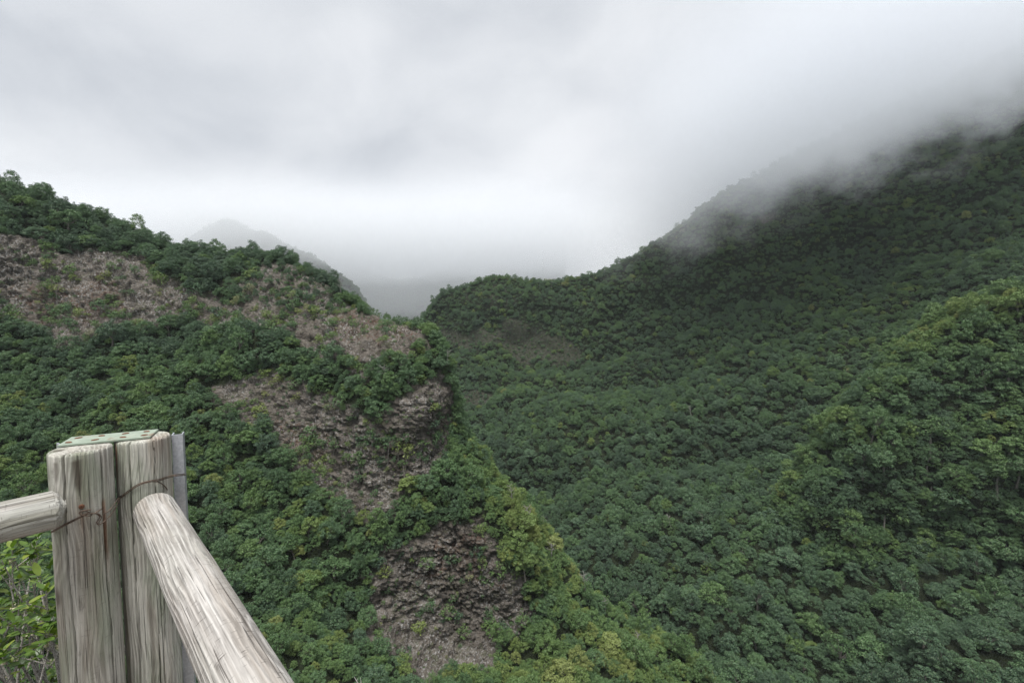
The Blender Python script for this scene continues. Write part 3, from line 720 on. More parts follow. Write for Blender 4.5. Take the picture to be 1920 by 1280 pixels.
# ------------------------------------------------------------------ weathered railing of the viewpoint
def wood_material(name, seed, green, pale, brown, scratch):
    m, t, b, _ = new_mat(name)
    tc = N(t, 'ShaderNodeTexCoord').outputs['Object']
    v = mapping(t, tc, (1, 1, 1), (seed * 3.1, seed * 1.7, seed * 2.3))
    # slow wander of the grain and knots that bend it
    warp = noise_node(t, mapping(t, v, (6, 6, 1.6)), 1.0, 2, 0.5)
    kn = N(t, 'ShaderNodeTexVoronoi', feature='F1'); t.links.new(mapping(t, v, (7, 7, 3.4)), kn.inputs['Vector']); kn.inputs['Scale'].default_value = 1.0
    kd = kn.outputs['Distance']
    knot = remap(t, kd, 0.05, 0.16, 1.0, 0.0)
    bend = remap(t, kd, 0.0, 0.55, 1.0, 0.0)
    sep = N(t, 'ShaderNodeSeparateXYZ'); t.links.new(v, sep.inputs[0])
    across = mth(t, 'ADD', mth(t, 'MULTIPLY', sep.outputs[0], 1.0), mth(t, 'MULTIPLY', sep.outputs[1], 0.75))
    ph = mth(t, 'ADD', mth(t, 'MULTIPLY', across, 520.0), mth(t, 'ADD', mth(t, 'MULTIPLY', warp, 26.0), mth(t, 'MULTIPLY', bend, 15.0)))
    ph = mth(t, 'ADD', ph, mth(t, 'MULTIPLY', noise_node(t, mapping(t, v, (40, 40, 3)), 1.0, 4, 0.65), 9.0))
    ring = mth(t, 'ADD', mth(t, 'MULTIPLY', mth(t, 'SINE', ph), 0.5), 0.5)
    ring = mth(t, 'POWER', ring, 1.7)
    fibre = noise_node(t, mapping(t, v, (330, 330, 7)), 1.0, 4, 0.65)
    fine = noise_node(t, mapping(t, v, (900, 900, 40)), 1.0, 2, 0.6)
    blot = noise_node(t, mapping(t, v, (11, 11, 3.2)), 1.0, 4, 0.6, 0.4)
    blot2 = noise_node(t, mapping(t, v, (24, 24, 1.3)), 1.0, 3, 0.6)
    base = ramp_node(t, fibre, [(0.28, tuple(0.55 * c for c in pale)), (0.5, pale), (0.72, tuple(min(1, 1.25 * c) for c in pale))])
    c = mixc(t, mth(t, 'MULTIPLY', remap(t, blot2, 0.46, 0.66), 0.60), base, brown)
    c = mixc(t, mth(t, 'MULTIPLY', remap(t, blot, 0.42, 0.66), green), c, (0.150, 0.190, 0.120))
    gm = mth(t, 'MULTIPLY', mth(t, 'SUBTRACT', 1.0, ring), mth(t, 'MULTIPLY', remap(t, noise_node(t, mapping(t, v, (14, 14, 4), (3, 3, 3)), 1.0, 3, 0.6), 0.35, 0.65), 0.48))
    c = mixc(t, gm, c, (0.075, 0.062, 0.05))
    c = mixc(t, mth(t, 'MULTIPLY', remap(t, noise_node(t, mapping(t, v, (16, 16, 6)), 1.0, 5, 0.7), 0.60, 0.74), 0.7), c, (0.045, 0.036, 0.03))
    # hairline checks along the grain
    chk = remap(t, noise_node(t, mapping(t, v, (210, 210, 3.2), (5, 1, 2)), 1.0, 2, 0.5), 0.335, 0.375, 1.0, 0.0)
    c = mixc(t, mth(t, 'MULTIPLY', chk, 0.6), c, (0.03, 0.024, 0.02))
    c = mixc(t, mth(t, 'MULTIPLY', knot, 0.8), c, (0.06, 0.045, 0.035))
    # short scratches across the grain
    scr = remap(t, noise_node(t, mapping(t, v, (38, 38, 420), (2, 7, 1)), 1.0, 2, 0.5), 0.665, 0.70)
    c = mixc(t, mth(t, 'MULTIPLY', scr, scratch), c, (0.10, 0.085, 0.075))
    c = mixc(t, mth(t, 'MULTIPLY', remap(t, fine, 0.6, 0.75), 0.35), c, (0.55, 0.53, 0.48))
    # old dark weather stain
    da = N(t, 'ShaderNodeAttribute', attribute_name='stain').outputs['Fac']
    c = mixc(t, remap(t, mth(t, 'ADD', da, mth(t, 'MULTIPLY', mth(t, 'SUBTRACT', blot2, 0.5), 1.3)), 0.3, 0.95, 0.0, 0.82), c, (0.05, 0.038, 0.028))
    # rust runs washed down from the fixings
    ra = N(t, 'ShaderNodeAttribute', attribute_name='rust').outputs['Fac']
    c = mixc(t, mth(t, 'MULTIPLY', ra, mth(t, 'ADD', 0.45, fibre)), c, (0.17, 0.055, 0.018))
    t.links.new(c, b.inputs['Base Color'])
    b.inputs['Roughness'].default_value = 0.82; b.inputs['Specular IOR Level'].default_value = 0.25
    h = mth(t, 'ADD', mth(t, 'MULTIPLY', ring, 0.55), mth(t, 'ADD', mth(t, 'MULTIPLY', fibre, 0.5), mth(t, 'MULTIPLY', chk, -1.0)))
    h = mth(t, 'SUBTRACT', h, mth(t, 'MULTIPLY', scr, 0.5 * scratch))
    bump(t, b, h, 0.8, 0.003)
    return m
MAT_POST1 = wood_material('weathered_post_wood', 1.0, 0.55, (0.445, 0.43, 0.385), (0.20, 0.17, 0.13), 0.4)
MAT_POST2 = wood_material('weathered_green_post_wood', 2.6, 0.65, (0.47, 0.46, 0.41), (0.25, 0.205, 0.15), 0.2)
MAT_RAIL1 = wood_material('silver_rail_wood', 4.3, 0.25, (0.43, 0.415, 0.39), (0.20, 0.175, 0.145), 0.5)
MAT_RAIL2 = wood_material('pale_rail_wood', 6.1, 0.12, (0.43, 0.41, 0.385), (0.25, 0.215, 0.18), 0.9)
def metal_material(name, c0, c1, scale, metallic, rough, rust=0.0):
    m, t, b, _ = new_mat(name)
    tc = N(t, 'ShaderNodeTexCoord').outputs['Object']
    n = noise_node(t, tc, scale, 5, 0.65, 0.3)
    c = ramp_node(t, n, [(0.3, c0), (0.7, c1)])
    if rust: c = mixc(t, mth(t, 'MULTIPLY', remap(t, noise_node(t, tc, scale * 0.45, 6, 0.7), 0.56, 0.66), rust), c, (0.16, 0.062, 0.028))
    t.links.new(c, b.inputs['Base Color']); b.inputs['Metallic'].default_value = metallic; b.inputs['Roughness'].default_value = rough
    bump(t, b, n, 0.25, 0.001)
    return m
MAT_PLATE = metal_material('green_painted_plate', (0.20, 0.245, 0.19), (0.31, 0.36, 0.29), 30, 0.1, 0.6, 0.6)
MAT_ZINC = metal_material('galvanised_steel', (0.34, 0.36, 0.39), (0.55, 0.57, 0.60), 120, 0.55, 0.45)
MAT_RUST = metal_material('rusty_iron', (0.07, 0.032, 0.02), (0.17, 0.072, 0.036), 300, 0.2, 0.8)
MAT_WIRE = metal_material('dull_rusty_wire', (0.05, 0.04, 0.035), (0.17, 0.12, 0.09), 90, 0.5, 0.55)

POST_R, POST_TOP = 0.0692, 1.262
POST1, POST2 = np.array([-1.2361, 1.2804]), np.array([-1.1539, 1.4003])
E0 = np.array([0, 0, EYE])
def hit_cyl(px, py, A, d, r):
    """sight line against an endless cylinder (a point of its near side)"""
    v = at(px, py, 1.0) - E0; v = v / np.linalg.norm(v); A = np.asarray(A, float); d = np.asarray(d, float)
    w = E0 - A; vp = v - d * (v @ d); wp = w - d * (w @ d)
    a, b, c = vp @ vp, 2 * vp @ wp, wp @ wp - r * r; q = b * b - 4 * a * c
    s = (-b - math.sqrt(max(q, 0))) / (2 * a); return E0 + v * s
def on_post(px, py, P, off=0.003): return hit_cyl(px, py, (*P, 0), (0, 0, 1), POST_R + off)
def log_mesh(name, length, radius, mat, checks, seed, top_round=0.008, both=False, sides=192, rings=110, rust=(), stain=()):
    """round timber along +Z: slightly uneven, drying checks as real grooves, eased ends.
    checks: (angle, depth, half width, z0, z1)   rust: (angle, half width, z0, z1, strength)"""
    a = np.linspace(0, 2 * np.pi, sides, endpoint=False)
    for k in checks:                                  # crowd the vertices around each groove
        dlt = (a - k[0] + np.pi) % (2 * np.pi) - np.pi; a = a - 0.75 * dlt * np.exp(-(dlt / 0.16) ** 2)
    a = np.sort(a)
    prof = [(z, 1.0) for z in np.linspace(0, length - top_round, rings)]
    for q in (0.3, 0.6, 0.85, 1.0): prof.append((length - top_round + top_round * math.sin(q * math.pi / 2), 1 - (top_round / radius) * (1 - math.cos(q * math.pi / 2))))
    for q in (0.75, 0.5, 0.25, 0.04): prof.append((length + 0.0012 * (1 - q), q * (1 - top_round / radius)))
    if both:
        pre = [(-0.001, 0.04), (-0.001, 0.4), (0.0, 1 - top_round / radius), (top_round * 0.3, 1 - 0.3 * top_round / radius)]
        prof = pre + [(max(z, top_round * 0.6), s) for z, s in prof]
    z = np.array([p[0] for p in prof]); s = np.array([p[1] for p in prof])
    A, Z = np.meshgrid(a, z); S = s[:, None] * np.ones_like(A)
    Q = np.stack([np.cos(A) * radius, np.sin(A) * radius, Z * 0.35], -1)
    r = radius * S * (1 + 0.018 * fbm(Q, 0.06, 3, seed=seed) + 0.006 * fbm(Q * np.array([1, 1, .15]), 0.009, 2, seed=seed + 1))
    for ang, dep, hw, z0, z1 in checks:
        wob = 0.05 * vnoise(np.stack([Z * 3, 0 * Z + seed, 0 * Z], -1), seed) + 0.012 * vnoise(np.stack([Z * 25, 0 * Z + seed, 0 * Z], -1), seed)
        dl = np.abs((A - ang - wob + np.pi) % (2 * np.pi) - np.pi) * radius
        f = np.clip(1 - dl / hw, 0, 1) ** 0.6 * smooth(z0, z0 + 0.05, Z) * smooth(z1 + 0.01, z1 - 0.05, Z)
        if z1 >= length: f = np.clip(1 - dl / hw, 0, 1) ** 0.6 * smooth(z0, z0 + 0.05, Z)
        r = r - dep * f * np.clip(S * 2 - 0.6, 0, 1)
    P = np.stack([np.cos(A) * r, np.sin(A) * r, Z - 0 * Z], -1)
    n, k = P.shape[:2]; i = np.arange(n * k).reshape(n, k); j = np.roll(i, -1, 1)
    F = np.stack([i[:-1], j[:-1], j[1:], i[1:]], -1).reshape(-1, 4)
    V = np.vstack([P.reshape(-1, 3), [[0, 0, length + 0.0012]]])
    me = np_mesh(name, V, F, mat)
    ru = np.zeros(len(V)); 
    for ang, hw, z0, z1, st in rust:
        wob = 0.04 * vnoise(np.stack([Z * 14, 0 * Z, 0 * Z], -1), seed + 3)
        dl = np.abs((A - ang - wob + np.pi) % (2 * np.pi) - np.pi) * radius
        f = np.exp(-(dl / hw) ** 2) * smooth(z0 - 0.03, z0 + (z1 - z0) * 0.7, Z) * smooth(z1 + 0.01, z1 - 0.01, Z) * st
        ru[:-1] = np.maximum(ru[:-1], f.ravel())
    st_ = np.zeros(len(V))
    for ang, hw, z0, z1, q in stain:
        dl = np.abs((A - ang + np.pi) % (2 * np.pi) - np.pi) * radius
        st_[:-1] = np.maximum(st_[:-1], (q * np.exp(-(dl / hw) ** 2) * smooth(z0 - 0.03, z0 + 0.03, Z) * smooth(z1 + 0.005, z1 - 0.005, Z)).ravel())
    as_ = me.attributes.new('stain', 'FLOAT', 'POINT'); as_.data.foreach_set('value', st_.astype(np.float32))
    at_ = me.attributes.new('rust', 'FLOAT', 'POINT'); at_.data.foreach_set('value', ru.astype(np.float32))
    return me
def ang_of(px, py, P):
    h = on_post(px, py, P, 0.0); return math.atan2(h[1] - P[1], h[0] - P[0])
railing = bpy.data.objects.new('wooden_railing', None); COL.objects.link(railing); railing.location = (-1.2, 1.34, 0)
tag(railing, 'weathered log railing with two corner posts, two rails, steel plate and rusty wire', 'railing')
RO = np.array([-1.2, 1.34, 0])
def part(name, me, loc=(0, 0, 0), rot=None, parent=None, label=None):
    o = link(name, me, parent or railing)
    o.location = Vector(np.asarray(loc, float) - (RO if parent is None else 0))
    if rot is not None: o.rotation_euler = rot
    if label: o['label'] = label
    return o
def build_railing():
    BASE = -0.35; Ln = POST_TOP - BASE
    zof = lambda px, py, P: on_post(px, py, P)[2] - BASE
    a1, a2, a2b = ang_of(118, 900, POST1), ang_of(191, 900, POST1), ang_of(145, 1100, POST1)
    me1 = log_mesh('post', Ln, POST_R, MAT_POST1, [(a1, 0.016, 0.0022, 0.0, Ln + 1), (a2, 0.020, 0.0028, 0.2, Ln + 1), (a2b, 0.006, 0.0012, 0.1, 0.9)], 11,
                   rust=[(ang_of(199, 1000, POST1), 0.004, zof(199, 1085, POST1), zof(199, 935, POST1), 0.7), (ang_of(154, 970, POST1), 0.003, zof(154, 1000, POST1), zof(154, 955, POST1), 0.3)],
                   stain=[(ang_of(105, 890, POST1), 0.012, zof(105, 912, POST1), Ln - .012, 0.8), (ang_of(142, 885, POST1), 0.016, zof(142, 925, POST1), Ln - .012, 0.75), (ang_of(110, 1010, POST1), 0.015, zof(110, 1050, POST1), zof(110, 995, POST1), 0.5)])
    p1 = part('post', me1, (*POST1, BASE), label='left corner post with dark stained top')
    b1, b2 = ang_of(243, 900, POST2), ang_of(289, 870, POST2)
    me2 = log_mesh('post', Ln, POST_R, MAT_POST2, [(b1, 0.022, 0.0026, 0.0, Ln + 1), (b2, 0.008, 0.0014, 0.7, Ln + 1), (ang_of(296, 1150, POST2), 0.012, 0.002, 0.0, 1.0)], 23,
                   rust=[(ang_of(218, 860, POST2), 0.005, zof(218, 935, POST2), zof(218, 835, POST2), 0.9), (ang_of(300, 830, POST2), 0.02, zof(300, 860, POST2), Ln + .1, 0.35)],
                   stain=[(ang_of(268, 865, POST2), 0.014, zof(268, 905, POST2), Ln - .012, 0.5), (ang_of(284, 1180, POST2), 0.010, 0.3, zof(280, 1078, POST2), 0.62)])
    p2 = part('post', me2, (*POST2, BASE), label='right corner post with pale greenish weathering')
    # rails
    def rail(A, heading, r, t0, length, mat, seed, label, checks, tr_=0.32):
        d = Vector((math.sin(heading), math.cos(heading), 0))
        me = log_mesh('rail', length, r, mat, checks, seed, top_round=r * tr_, both=True, rings=170)
        o = part('rail', me, np.array(A) + np.array(d) * t0, label=label)
        o.rotation_euler = d.to_track_quat('Z', 'Y').to_euler()
        return o
    r2 = rail((-1.1171, 1.3799, 1.047), math.radians(134.7), 0.0524, 0.028, 2.3, MAT_RAIL2, 31, 'pale right rail running towards the viewer', [(0.3, 0.006, 0.0012, 0.0, 1.4), (2.6, 0.008, 0.0014, 0.2, 1.9), (4.4, 0.006, 0.0012, 0.05, 1.2)])
    r1 = rail((-1.2057, 1.1745, 1.130), math.radians(219.4), 0.0495, -0.016, 2.3, MAT_RAIL1, 41, 'left rail leaving the frame with a frayed knot', [(1.2, 0.006, 0.0012, 0.0, 1.4), (3.4, 0.008, 0.0014, 0.1, 1.9), (5.2, 0.005, 0.001, 0.0, .8)], 0.75)
    # far ends of the rails rest on posts too
    for A, h in (((-1.1171, 1.3799), 134.7), ((-1.2057, 1.1745), 219.4)):
        e = np.array(A) + 2.36 * np.array([math.sin(math.radians(h)), math.cos(math.radians(h))])
        part('post', me1 if h > 200 else me2, (*e, BASE))
    # steel plate screwed over both post tops
    C = np.array([-1.2290, 1.3720]); ang = math.atan2(0.094, 0.187); L_, W_, T_ = 0.215, 0.104, 0.005
    bm = bmesh.new(); bmesh.ops.create_cube(bm, size=1.0)
    for v in bm.verts: v.co = Vector((v.co.x * L_, v.co.y * W_, v.co.z * T_))
    bmesh.ops.bevel(bm, geom=bm.edges[:], offset=0.0012, segments=2, affect='EDGES')
    me = bpy.data.meshes.new('top_plate'); bm.to_mesh(me); bm.free(); me.materials.append(MAT_PLATE)
    plate = part('top_plate', me, (*C, POST_TOP + 0.0045), (0, 0, ang), label='green painted steel plate with rusty screws')
    # rusty countersunk screw: dished head with a slot
    bm = bmesh.new(); rr = [(0.0062, 0.0), (0.0058, 0.0014), (0.0046, 0.0021), (0.0030, 0.0012), (0.0001, 0.0010)]; prev = None
    for r_, z_ in rr:
        ring = [bm.verts.new((math.cos(k * math.pi / 8) * r_ * (1.55 if True else 1), math.sin(k * math.pi / 8) * r_, z_)) for k in range(16)]
        if prev:
            for k in range(16): bm.faces.new((prev[k], prev[(k + 1) % 16], ring[(k + 1) % 16], ring[k]))
        prev = ring
    mes = bpy.data.meshes.new('plate_screw'); bm.to_mesh(mes); bm.free(); mes.materials.append(MAT_RUST)
    for k, fx in enumerate((-0.40, -0.145, 0.145, 0.40)):
        for fy in (-0.24, 0.24):
            o = link('screw', mes, plate); o.location = (fx * L_ + 0.004 * math.sin(k * 5 + fy * 9), fy * W_, T_ / 2 + 0.0002); o.rotation_euler = (0, 0, 0.5 * math.sin(k * 3 + fy * 7))
    # galvanised channels that carry the posts
    def channel(cx, cy_, top, w, dpt, yaw):
        t_ = 0.0035; pts = [(-w / 2, 0), (w / 2, 0), (w / 2, dpt), (w / 2 - t_, dpt), (w / 2 - t_, t_), (-w / 2 + t_, t_), (-w / 2 + t_, dpt), (-w / 2, dpt)]
        bm = bmesh.new(); lo = [bm.verts.new((x, y, BASE)) for x, y in pts]; hi = [bm.verts.new((x, y, top)) for x, y in pts]; n = len(pts)
        for k in range(n): bm.faces.new((lo[k], lo[(k + 1) % n], hi[(k + 1) % n], hi[k]))
        for q in (hi, lo[::-1]):
            for f in ((0, 1, 4, 5), (1, 2, 3, 4), (5, 6, 7, 0)): bm.faces.new([q[i] for i in f])
        bmesh.ops.recalc_face_normals(bm, faces=bm.faces[:])
        me = bpy.data.meshes.new('steel_channel'); bm.to_mesh(me); bm.free(); me.materials.append(MAT_ZINC)
        return part('steel_channel', me, (cx, cy_, 0), (0, 0, yaw))
    yaw = math.radians(28)
    channel(-1.0965, 1.466, 1.250, 0.030, 0.036, yaw)
    channel(-1.335, 1.350, 1.256, 0.040, 0.034, math.radians(60))
    # loose tie wire wrapped over the posts and the rail end
    RA, RD = np.array([-1.1171, 1.3799, 1.047]), np.array([math.sin(math.radians(134.7)), math.cos(math.radians(134.7)), 0])
    def pt(px, py, kind, off=0.0035):
        if kind == 1: return on_post(px, py, POST1, off)
        if kind == 2: return on_post(px, py, POST2, off)
        if kind == 3: return hit_cyl(px, py, RA, RD, 0.0524 + off)
        return at(px, py, kind)
    main = [(96, 996, 1, .004), (118, 984, 1, .003), (136, 975, 1, .003), (152, 967, 1, .004), (163, 962, 1, .006), (176, 962, 1, .005), (188, 955, 1, .004), (204, 944, 1.305), (220, 934, 2, .006), (236, 923, 2, .004), (248, 914, 2, .004),
            (262, 906, 2, .005), (280, 901, 2, .006), (298, 898, 2, .006), (314, 893, 2, .006), (330, 889.5, 1.40), (347, 888, 1.45)]
    def curve(pts, dx=0, dy=0): return [tuple(pt(p[0] + dx, p[1] + dy, *p[2:])) for p in pts]
    def dense(P, n=5):
        P = [Vector(p) for p in P]; out = []
        for i in range(len(P) - 1):
            p0, p1, p2, p3 = P[max(i - 1, 0)], P[i], P[i + 1], P[min(i + 2, len(P) - 1)]
            for k in range(n):
                t = k / n; out.append(0.5 * ((2 * p1) + (p2 - p0) * t + (2 * p0 - 5 * p1 + 4 * p2 - p3) * t * t + (3 * p1 - p0 - 3 * p2 + p3) * t ** 3))
        return out + [P[-1]]
    W = 0.0015; T = []
    def add(P): P = dense(P); T.append((P, [W] * len(P), 6))
    add(curve(main)); add(curve(main[7:], 1, 2.2)); add(curve(main[:5], 0.5, 2.0))
    add([tuple(pt(x, y, 1, .010)) for x, y in ((150, 960), (158, 957), (167, 960), (172, 965), (166, 967), (156, 966), (149, 962), (151, 958), (160, 956), (171, 955))])
    add([tuple(pt(x, y, 1, .012)) for x, y in ((164, 963), (176, 962), (185, 963), (190, 969), (187, 976), (182, 981), (186, 983), (193, 979), (202, 971), (210, 962), (218, 949), (224, 936), (221, 935), (213, 947), (203, 958), (192, 964))])
    add([tuple(pt(x, y, 1, .010)) for x, y in ((170, 961), (181, 963), (187, 968), (184, 974), (181, 979), (184, 981))])
    add([tuple(pt(x, y, 2, .004)) for x, y in ((262, 906), (278, 903), (296, 903), (308, 910), (314, 918))])
    part('wire', tubes_mesh('wire', [([tuple(np.array(p) - RO) for p in P], r, s) for P, r, s in T], MAT_WIRE), RO)
    # one rusty crosshead screw in the left post
    h = on_post(153, 949, POST1, 0.0); nrm = Vector((h[0] - POST1[0], h[1] - POST1[1], 0)).normalized()
    bm = bmesh.new(); prev = None
    for r_, z_ in ((0.0064, -0.001), (0.0064, 0.0016), (0.0052, 0.0030), (0.0022, 0.0034), (0.0018, 0.0012), (0.0001, 0.001)):
        ring = [bm.verts.new((math.cos(k * math.pi / 10) * r_ * (1.0 if r_ > .003 else (1.5 if k % 5 == 0 else .6)), math.sin(k * math.pi / 10) * r_ * (1.0 if r_ > .003 else (1.5 if k % 5 == 0 else .6)), z_)) for k in range(20)]
        if prev:
            for k in range(20): bm.faces.new((prev[k], prev[(k + 1) % 20], ring[(k + 1) % 20], ring[k]))
        prev = ring
    me = bpy.data.meshes.new('screw'); bm.to_mesh(me); bm.free(); me.materials.append(MAT_RUST)
    o = part('screw', me, h); o.rotation_euler = nrm.to_track_quat('Z', 'Y').to_euler()
build_railing()

# ------------------------------------------------------------------ leafy bush below the left rail
def glossy_leaf_material(name, c0, c1):
    m, t, b, out = new_mat(name)
    oi = N(t, 'ShaderNodeObjectInfo'); tc = N(t, 'ShaderNodeTexCoord').outputs['Object']; geo = N(t, 'ShaderNodeNewGeometry')
    r = mth(t, 'FRACT', mth(t, 'ADD', oi.outputs['Random'], geo.outputs['Random Per Island']))
    c = ramp_node(t, r, [(0.0, c0), (0.7, c1), (1.0, (0.26, 0.30, 0.05))])
    c = mixc(t, 0.3, c, ramp_node(t, noise_node(t, tc, 60, 3, .6), [(0.3, c0), (0.7, c1)]))
    t.links.new(c, b.inputs['Base Color']); b.inputs['Roughness'].default_value = 0.38; b.inputs['Specular IOR Level'].default_value = 0.5
    tr = N(t, 'ShaderNodeBsdfTranslucent'); t.links.new(mixc(t, 1.0, c, (1.4, 1.5, 0.5), 'MULTIPLY'), tr.inputs['Color'])
    ms = N(t, 'ShaderNodeMixShader'); ms.inputs[0].default_value = 0.25
    t.links.new(b.outputs[0], ms.inputs[1]); t.links.new(tr.outputs[0], ms.inputs[2]); t.links.new(ms.outputs[0], out.inputs[0])
    return m
def build_bush():
    rng = np.random.default_rng(77)
    green = glossy_leaf_material('bush_leaf', (0.040, 0.085, 0.018), (0.115, 0.19, 0.032))
    lich, t, b, _ = new_mat('lichen_bark'); tc = N(t, 'ShaderNodeTexCoord').outputs['Object']
    t.links.new(ramp_node(t, noise_node(t, tc, 160, 4, .7), [(0.38, (0.10, 0.08, 0.065)), (0.6, (0.42, 0.40, 0.36))]), b.inputs['Base Color']); b.inputs['Roughness'].default_value = 0.95
    cream, t, b, _ = new_mat('cream_lichen'); tc = N(t, 'ShaderNodeTexCoord').outputs['Object']
    t.links.new(ramp_node(t, noise_node(t, tc, 90, 3, .6), [(0.3, (0.40, 0.37, 0.22)), (0.7, (0.70, 0.66, 0.48))]), b.inputs['Base Color']); b.inputs['Roughness'].default_value = 0.95
    root = np.array([-2.42, 2.35, -0.75])
    bush = bpy.data.objects.new('leafy_bush', None); COL.objects.link(bush); bush.location = root
    tag(bush, 'glossy leaved bush with lichen covered stems below the left rail', 'bush')
    def leaf_mesh(k, L_, w):
        V, F = [], []; n = 6
        for i in range(n + 1):
            q = i / n; ww = w * math.sin(math.pi * min(1, q * 0.92 + 0.06)) ** 0.75; z = 0.18 * L_ * q * q * (1 if k else -0.6)
            V += [(-ww, q * L_, z + 0.22 * ww), (0, q * L_, z), (ww, q * L_, z + 0.22 * ww)]
        for i in range(n):
            for j in (0, 1): F.append((3 * i + j, 3 * i + j + 1, 3 * i + j + 4, 3 * i + j + 3))
        return np_mesh('leaf_blade_%d' % k, V, F, green)
    blades = [leaf_mesh(0, 0.050, 0.0125), leaf_mesh(1, 0.042, 0.0115), leaf_mesh(2, 0.058, 0.0135)]
    tips = []; nst = 0
    for k in range(30):
        px = rng.uniform(-60, 118); py = 985 + 290 * rng.random() ** 0.85; Y = rng.uniform(2.02, 2.6)
        tip = at(px, py, Y); bx = root + np.array([rng.uniform(-.5, .35), rng.uniform(-.25, .3), rng.uniform(-.15, .1)])
        bx[0] = tip[0] + rng.uniform(-.18, .18); bx[2] = min(bx[2], tip[2] - 0.25)
        mid = (tip + bx) / 2 + rng.normal(0, .05, 3); q1 = mid * .5 + tip * .5 + rng.normal(0, .02, 3)
        path = [tuple(p - root) for p in (bx, mid, q1, tip)]
        tubes = [(path, [0.0085, 0.006, 0.0042, 0.0022], 6)]
        for s in range(3):
            q = rng.uniform(.35, .9); o = np.array(path[1]) * (1 - q) + np.array(path[3]) * q; e = o + np.array([rng.normal(0, .06), rng.normal(0, .06), rng.uniform(.05, .14)])
            tubes.append(([tuple(o), tuple((o + e) / 2 + rng.normal(0, .008, 3)), tuple(e)], [0.0035, 0.0028, 0.0016], 5)); tips.append((e, 5))
        link('stem', tubes_mesh('stem', tubes, lich), bush)
        tips.append((np.array(path[3]), 8))
        # lichen tufts along the stem
        for s in range(2):
            q = rng.uniform(.15, .9); c = np.array(path[1]) * (1 - q) + np.array(path[3]) * q + rng.normal(0, .01, 3)
            n = 26; d = rng.normal(size=(n, 3)); d /= np.linalg.norm(d, axis=1, keepdims=True)
            V, F = leaf_cards(c + d * rng.uniform(.004, .016, (n, 1)), d, rng.uniform(.006, .013, n), rng, 0.8)
            if s == 0 or k % 2: link('lichen_tuft', np_mesh('lichen_tuft', V, F, cream, False), bush)
    # rosettes of leaves at the tips: the ones that show largest are single leaves, the rest one mass
    cand = []
    for c, n in tips:
        a0 = rng.uniform(0, 6.28)
        for j in range(n + 2):
            a = a0 + j * 2.4; el = rng.uniform(-0.15, 0.95)
            d = Vector((math.cos(a) * math.cos(el), math.sin(a) * math.cos(el), math.sin(el)))
            cand.append((c + np.array(d) * 0.004 - np.array([0, 0, 0.012 * (j % 4)]), d, rng.uniform(.65, 1.2), int(rng.integers(3)), rng.uniform(-.5, .5)))
    W = np.array([c[0] for c in cand]) + root; x, y, dd = project(W)
    score = np.where((x > -5) & (x < 118) & (y > 985) & (y < 1285), 1 / dd, 0); order = np.argsort(-score)
    VV, FF, off = [], [], 0
    for rank, i in enumerate(order):
        c, d, s, b_, roll = cand[i]; q = d.to_track_quat('Y', 'Z')
        if rank < 290 and score[i] > 0:
            o = link('leaf', blades[b_], bush, Vector(c)); o.rotation_euler = q.to_euler(); o.scale = (s, s, s)
        else:
            M = Matrix.Translation(Vector(c)) @ q.to_matrix().to_4x4() @ Matrix.Scale(s, 4)
            V = np.array([tuple(M @ v.co) for v in blades[b_].vertices]); F = np.array([tuple(p.vertices) for p in blades[b_].polygons])
            VV.append(V); FF.append(F + off); off += len(V)
    if VV: tag(link('leaf_mass', np_mesh('leaf_mass', np.vstack(VV), np.vstack(FF), green), bush), kind='stuff')
build_bush()

# a bleached dead branch that sticks out of the trees at the bottom of the picture
def build_twig():
    o0 = at(676, 1300, 74); br = []
    for a, b, c in (((676, 1300), (672, 1282), (664, 1268)), ((674, 1290), (677, 1278), (676, 1269)), ((672, 1282), (669, 1276), (670, 1271))):
        br.append(([tuple(at(*p, 74) - o0) for p in (a, b, c)], [0.09, 0.07, 0.03], 6))
    br[0] = ([(0.05, 0, -4.0)] + br[0][0], [0.13] + br[0][1], 6)
    m, t, b, _ = new_mat('bleached_wood'); tc = N(t, 'ShaderNodeTexCoord').outputs['Object']
    t.links.new(ramp_node(t, noise_node(t, tc, 9, 4, .6), [(0.3, (0.42, 0.40, 0.37)), (0.7, (0.72, 0.70, 0.67))]), b.inputs['Base Color'])
    o = link('dead_branch', tubes_mesh('dead_branch', br, m)); o.location = o0
    tag(o, 'bleached bare branch sticking out of the trees at the bottom', 'branch')
build_twig()

# ------------------------------------------------------------------ air
def volume_box(name, lo, hi, mat, label):
    lo, hi = np.array(lo, float), np.array(hi, float)
    V = np.array([[lo[0] if i & 1 == 0 else hi[0], lo[1] if i & 2 == 0 else hi[1], lo[2] if i & 4 == 0 else hi[2]] for i in range(8)])
    o = link(name, np_mesh(name, V, [(0, 2, 3, 1), (4, 5, 7, 6), (0, 1, 5, 4), (2, 6, 7, 3), (0, 4, 6, 2), (1, 3, 7, 5)], mat, False))
    tag(o, label, kind='stuff'); return o
def volume_mat(name, color, density, aniso=0.0):
    m = bpy.data.materials.new(name); m.use_nodes = True; t = m.node_tree; t.nodes.clear()
    out = N(t, 'ShaderNodeOutputMaterial'); v = N(t, 'ShaderNodeVolumePrincipled')
    v.inputs['Color'].default_value = (*color, 1); v.inputs['Density'].default_value = density; v.inputs['Anisotropy'].default_value = aniso
    t.links.new(v.outputs[0], out.inputs['Volume']); return m, t, v
HAZE, _, _ = volume_mat('valley_haze', (0.86, 0.94, 1.0), 0.00006)
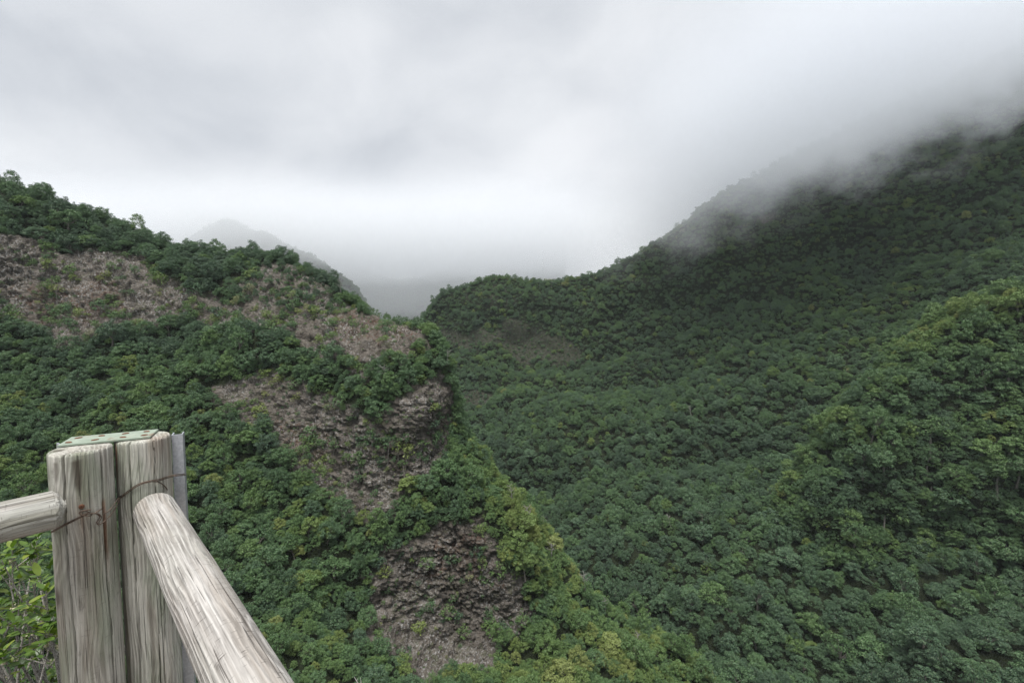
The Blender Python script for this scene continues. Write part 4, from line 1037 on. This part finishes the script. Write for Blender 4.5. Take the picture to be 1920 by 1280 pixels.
volume_box('haze', (-1350, -350, -205), (1350, 2350, 300), HAZE, 'thin blue grey haze filling the whole valley')
def mist(name, label, lo, hi, base_fn, dens, thick, amp, scale, edges, color=(0.995, 0.998, 1.0), floor=0.0):
    m, t, v = volume_mat(name, color, 0.0)
    tc = N(t, 'ShaderNodeTexCoord').outputs['Object']
    sep = N(t, 'ShaderNodeSeparateXYZ'); t.links.new(tc, sep.inputs[0])
    n = noise_node(t, mapping(t, tc, (1, 1, 1.5)), scale, 3, 0.6, 0.5)
    base = mth(t, 'ADD', mth(t, 'MULTIPLY', sep.outputs[0], base_fn[1]), base_fn[0])
    base = mth(t, 'ADD', base, mth(t, 'MULTIPLY', sep.outputs[1], base_fn[2]))
    h = mth(t, 'SUBTRACT', sep.outputs[2], base)
    h = mth(t, 'ADD', h, mth(t, 'MULTIPLY', mth(t, 'SUBTRACT', n, 0.5), amp))
    h = mth(t, 'ADD', h, mth(t, 'MULTIPLY', mth(t, 'SUBTRACT', noise_node(t, tc, scale * 3.4, 3, 0.6, 0.6), 0.5), amp * 0.45))      # torn lower edge
    d = mth(t, 'MAXIMUM', remap(t, h, 0.0, thick), floor)
    for ax, a, b in edges: d = mth(t, 'MULTIPLY', d, remap(t, sep.outputs[ax], a, b))
    t.links.new(mth(t, 'MULTIPLY', d, dens), v.inputs['Density'])
    return volume_box(name, lo, hi, m, label)
mist('mist_bank', 'grey mist bank lying on the upper right mountainside', (40, 200, 10), (640, 600, 296), (-8.0, 0.395, 0.0), 0.021, 45, 150, 0.017,
     [(0, 60, 320), (1, 210, 350), (2, 292, 200), (0, 635, 560), (1, 595, 540)], (0.87, 0.89, 0.92))
mist('distant_mist', 'pale cloud swallowing the tops of the distant hills', (-1330, 620, -40), (360, 1750, 290), (44.0, 0.0, 0.0), 0.0095, 100, 90, 0.009,
     [(0, -1325, -1000), (1, 625, 900), (2, 285, 160), (0, 355, 20), (1, 1745, 1500), (2, -40, 10)], (0.91, 0.925, 0.945), 0.2)
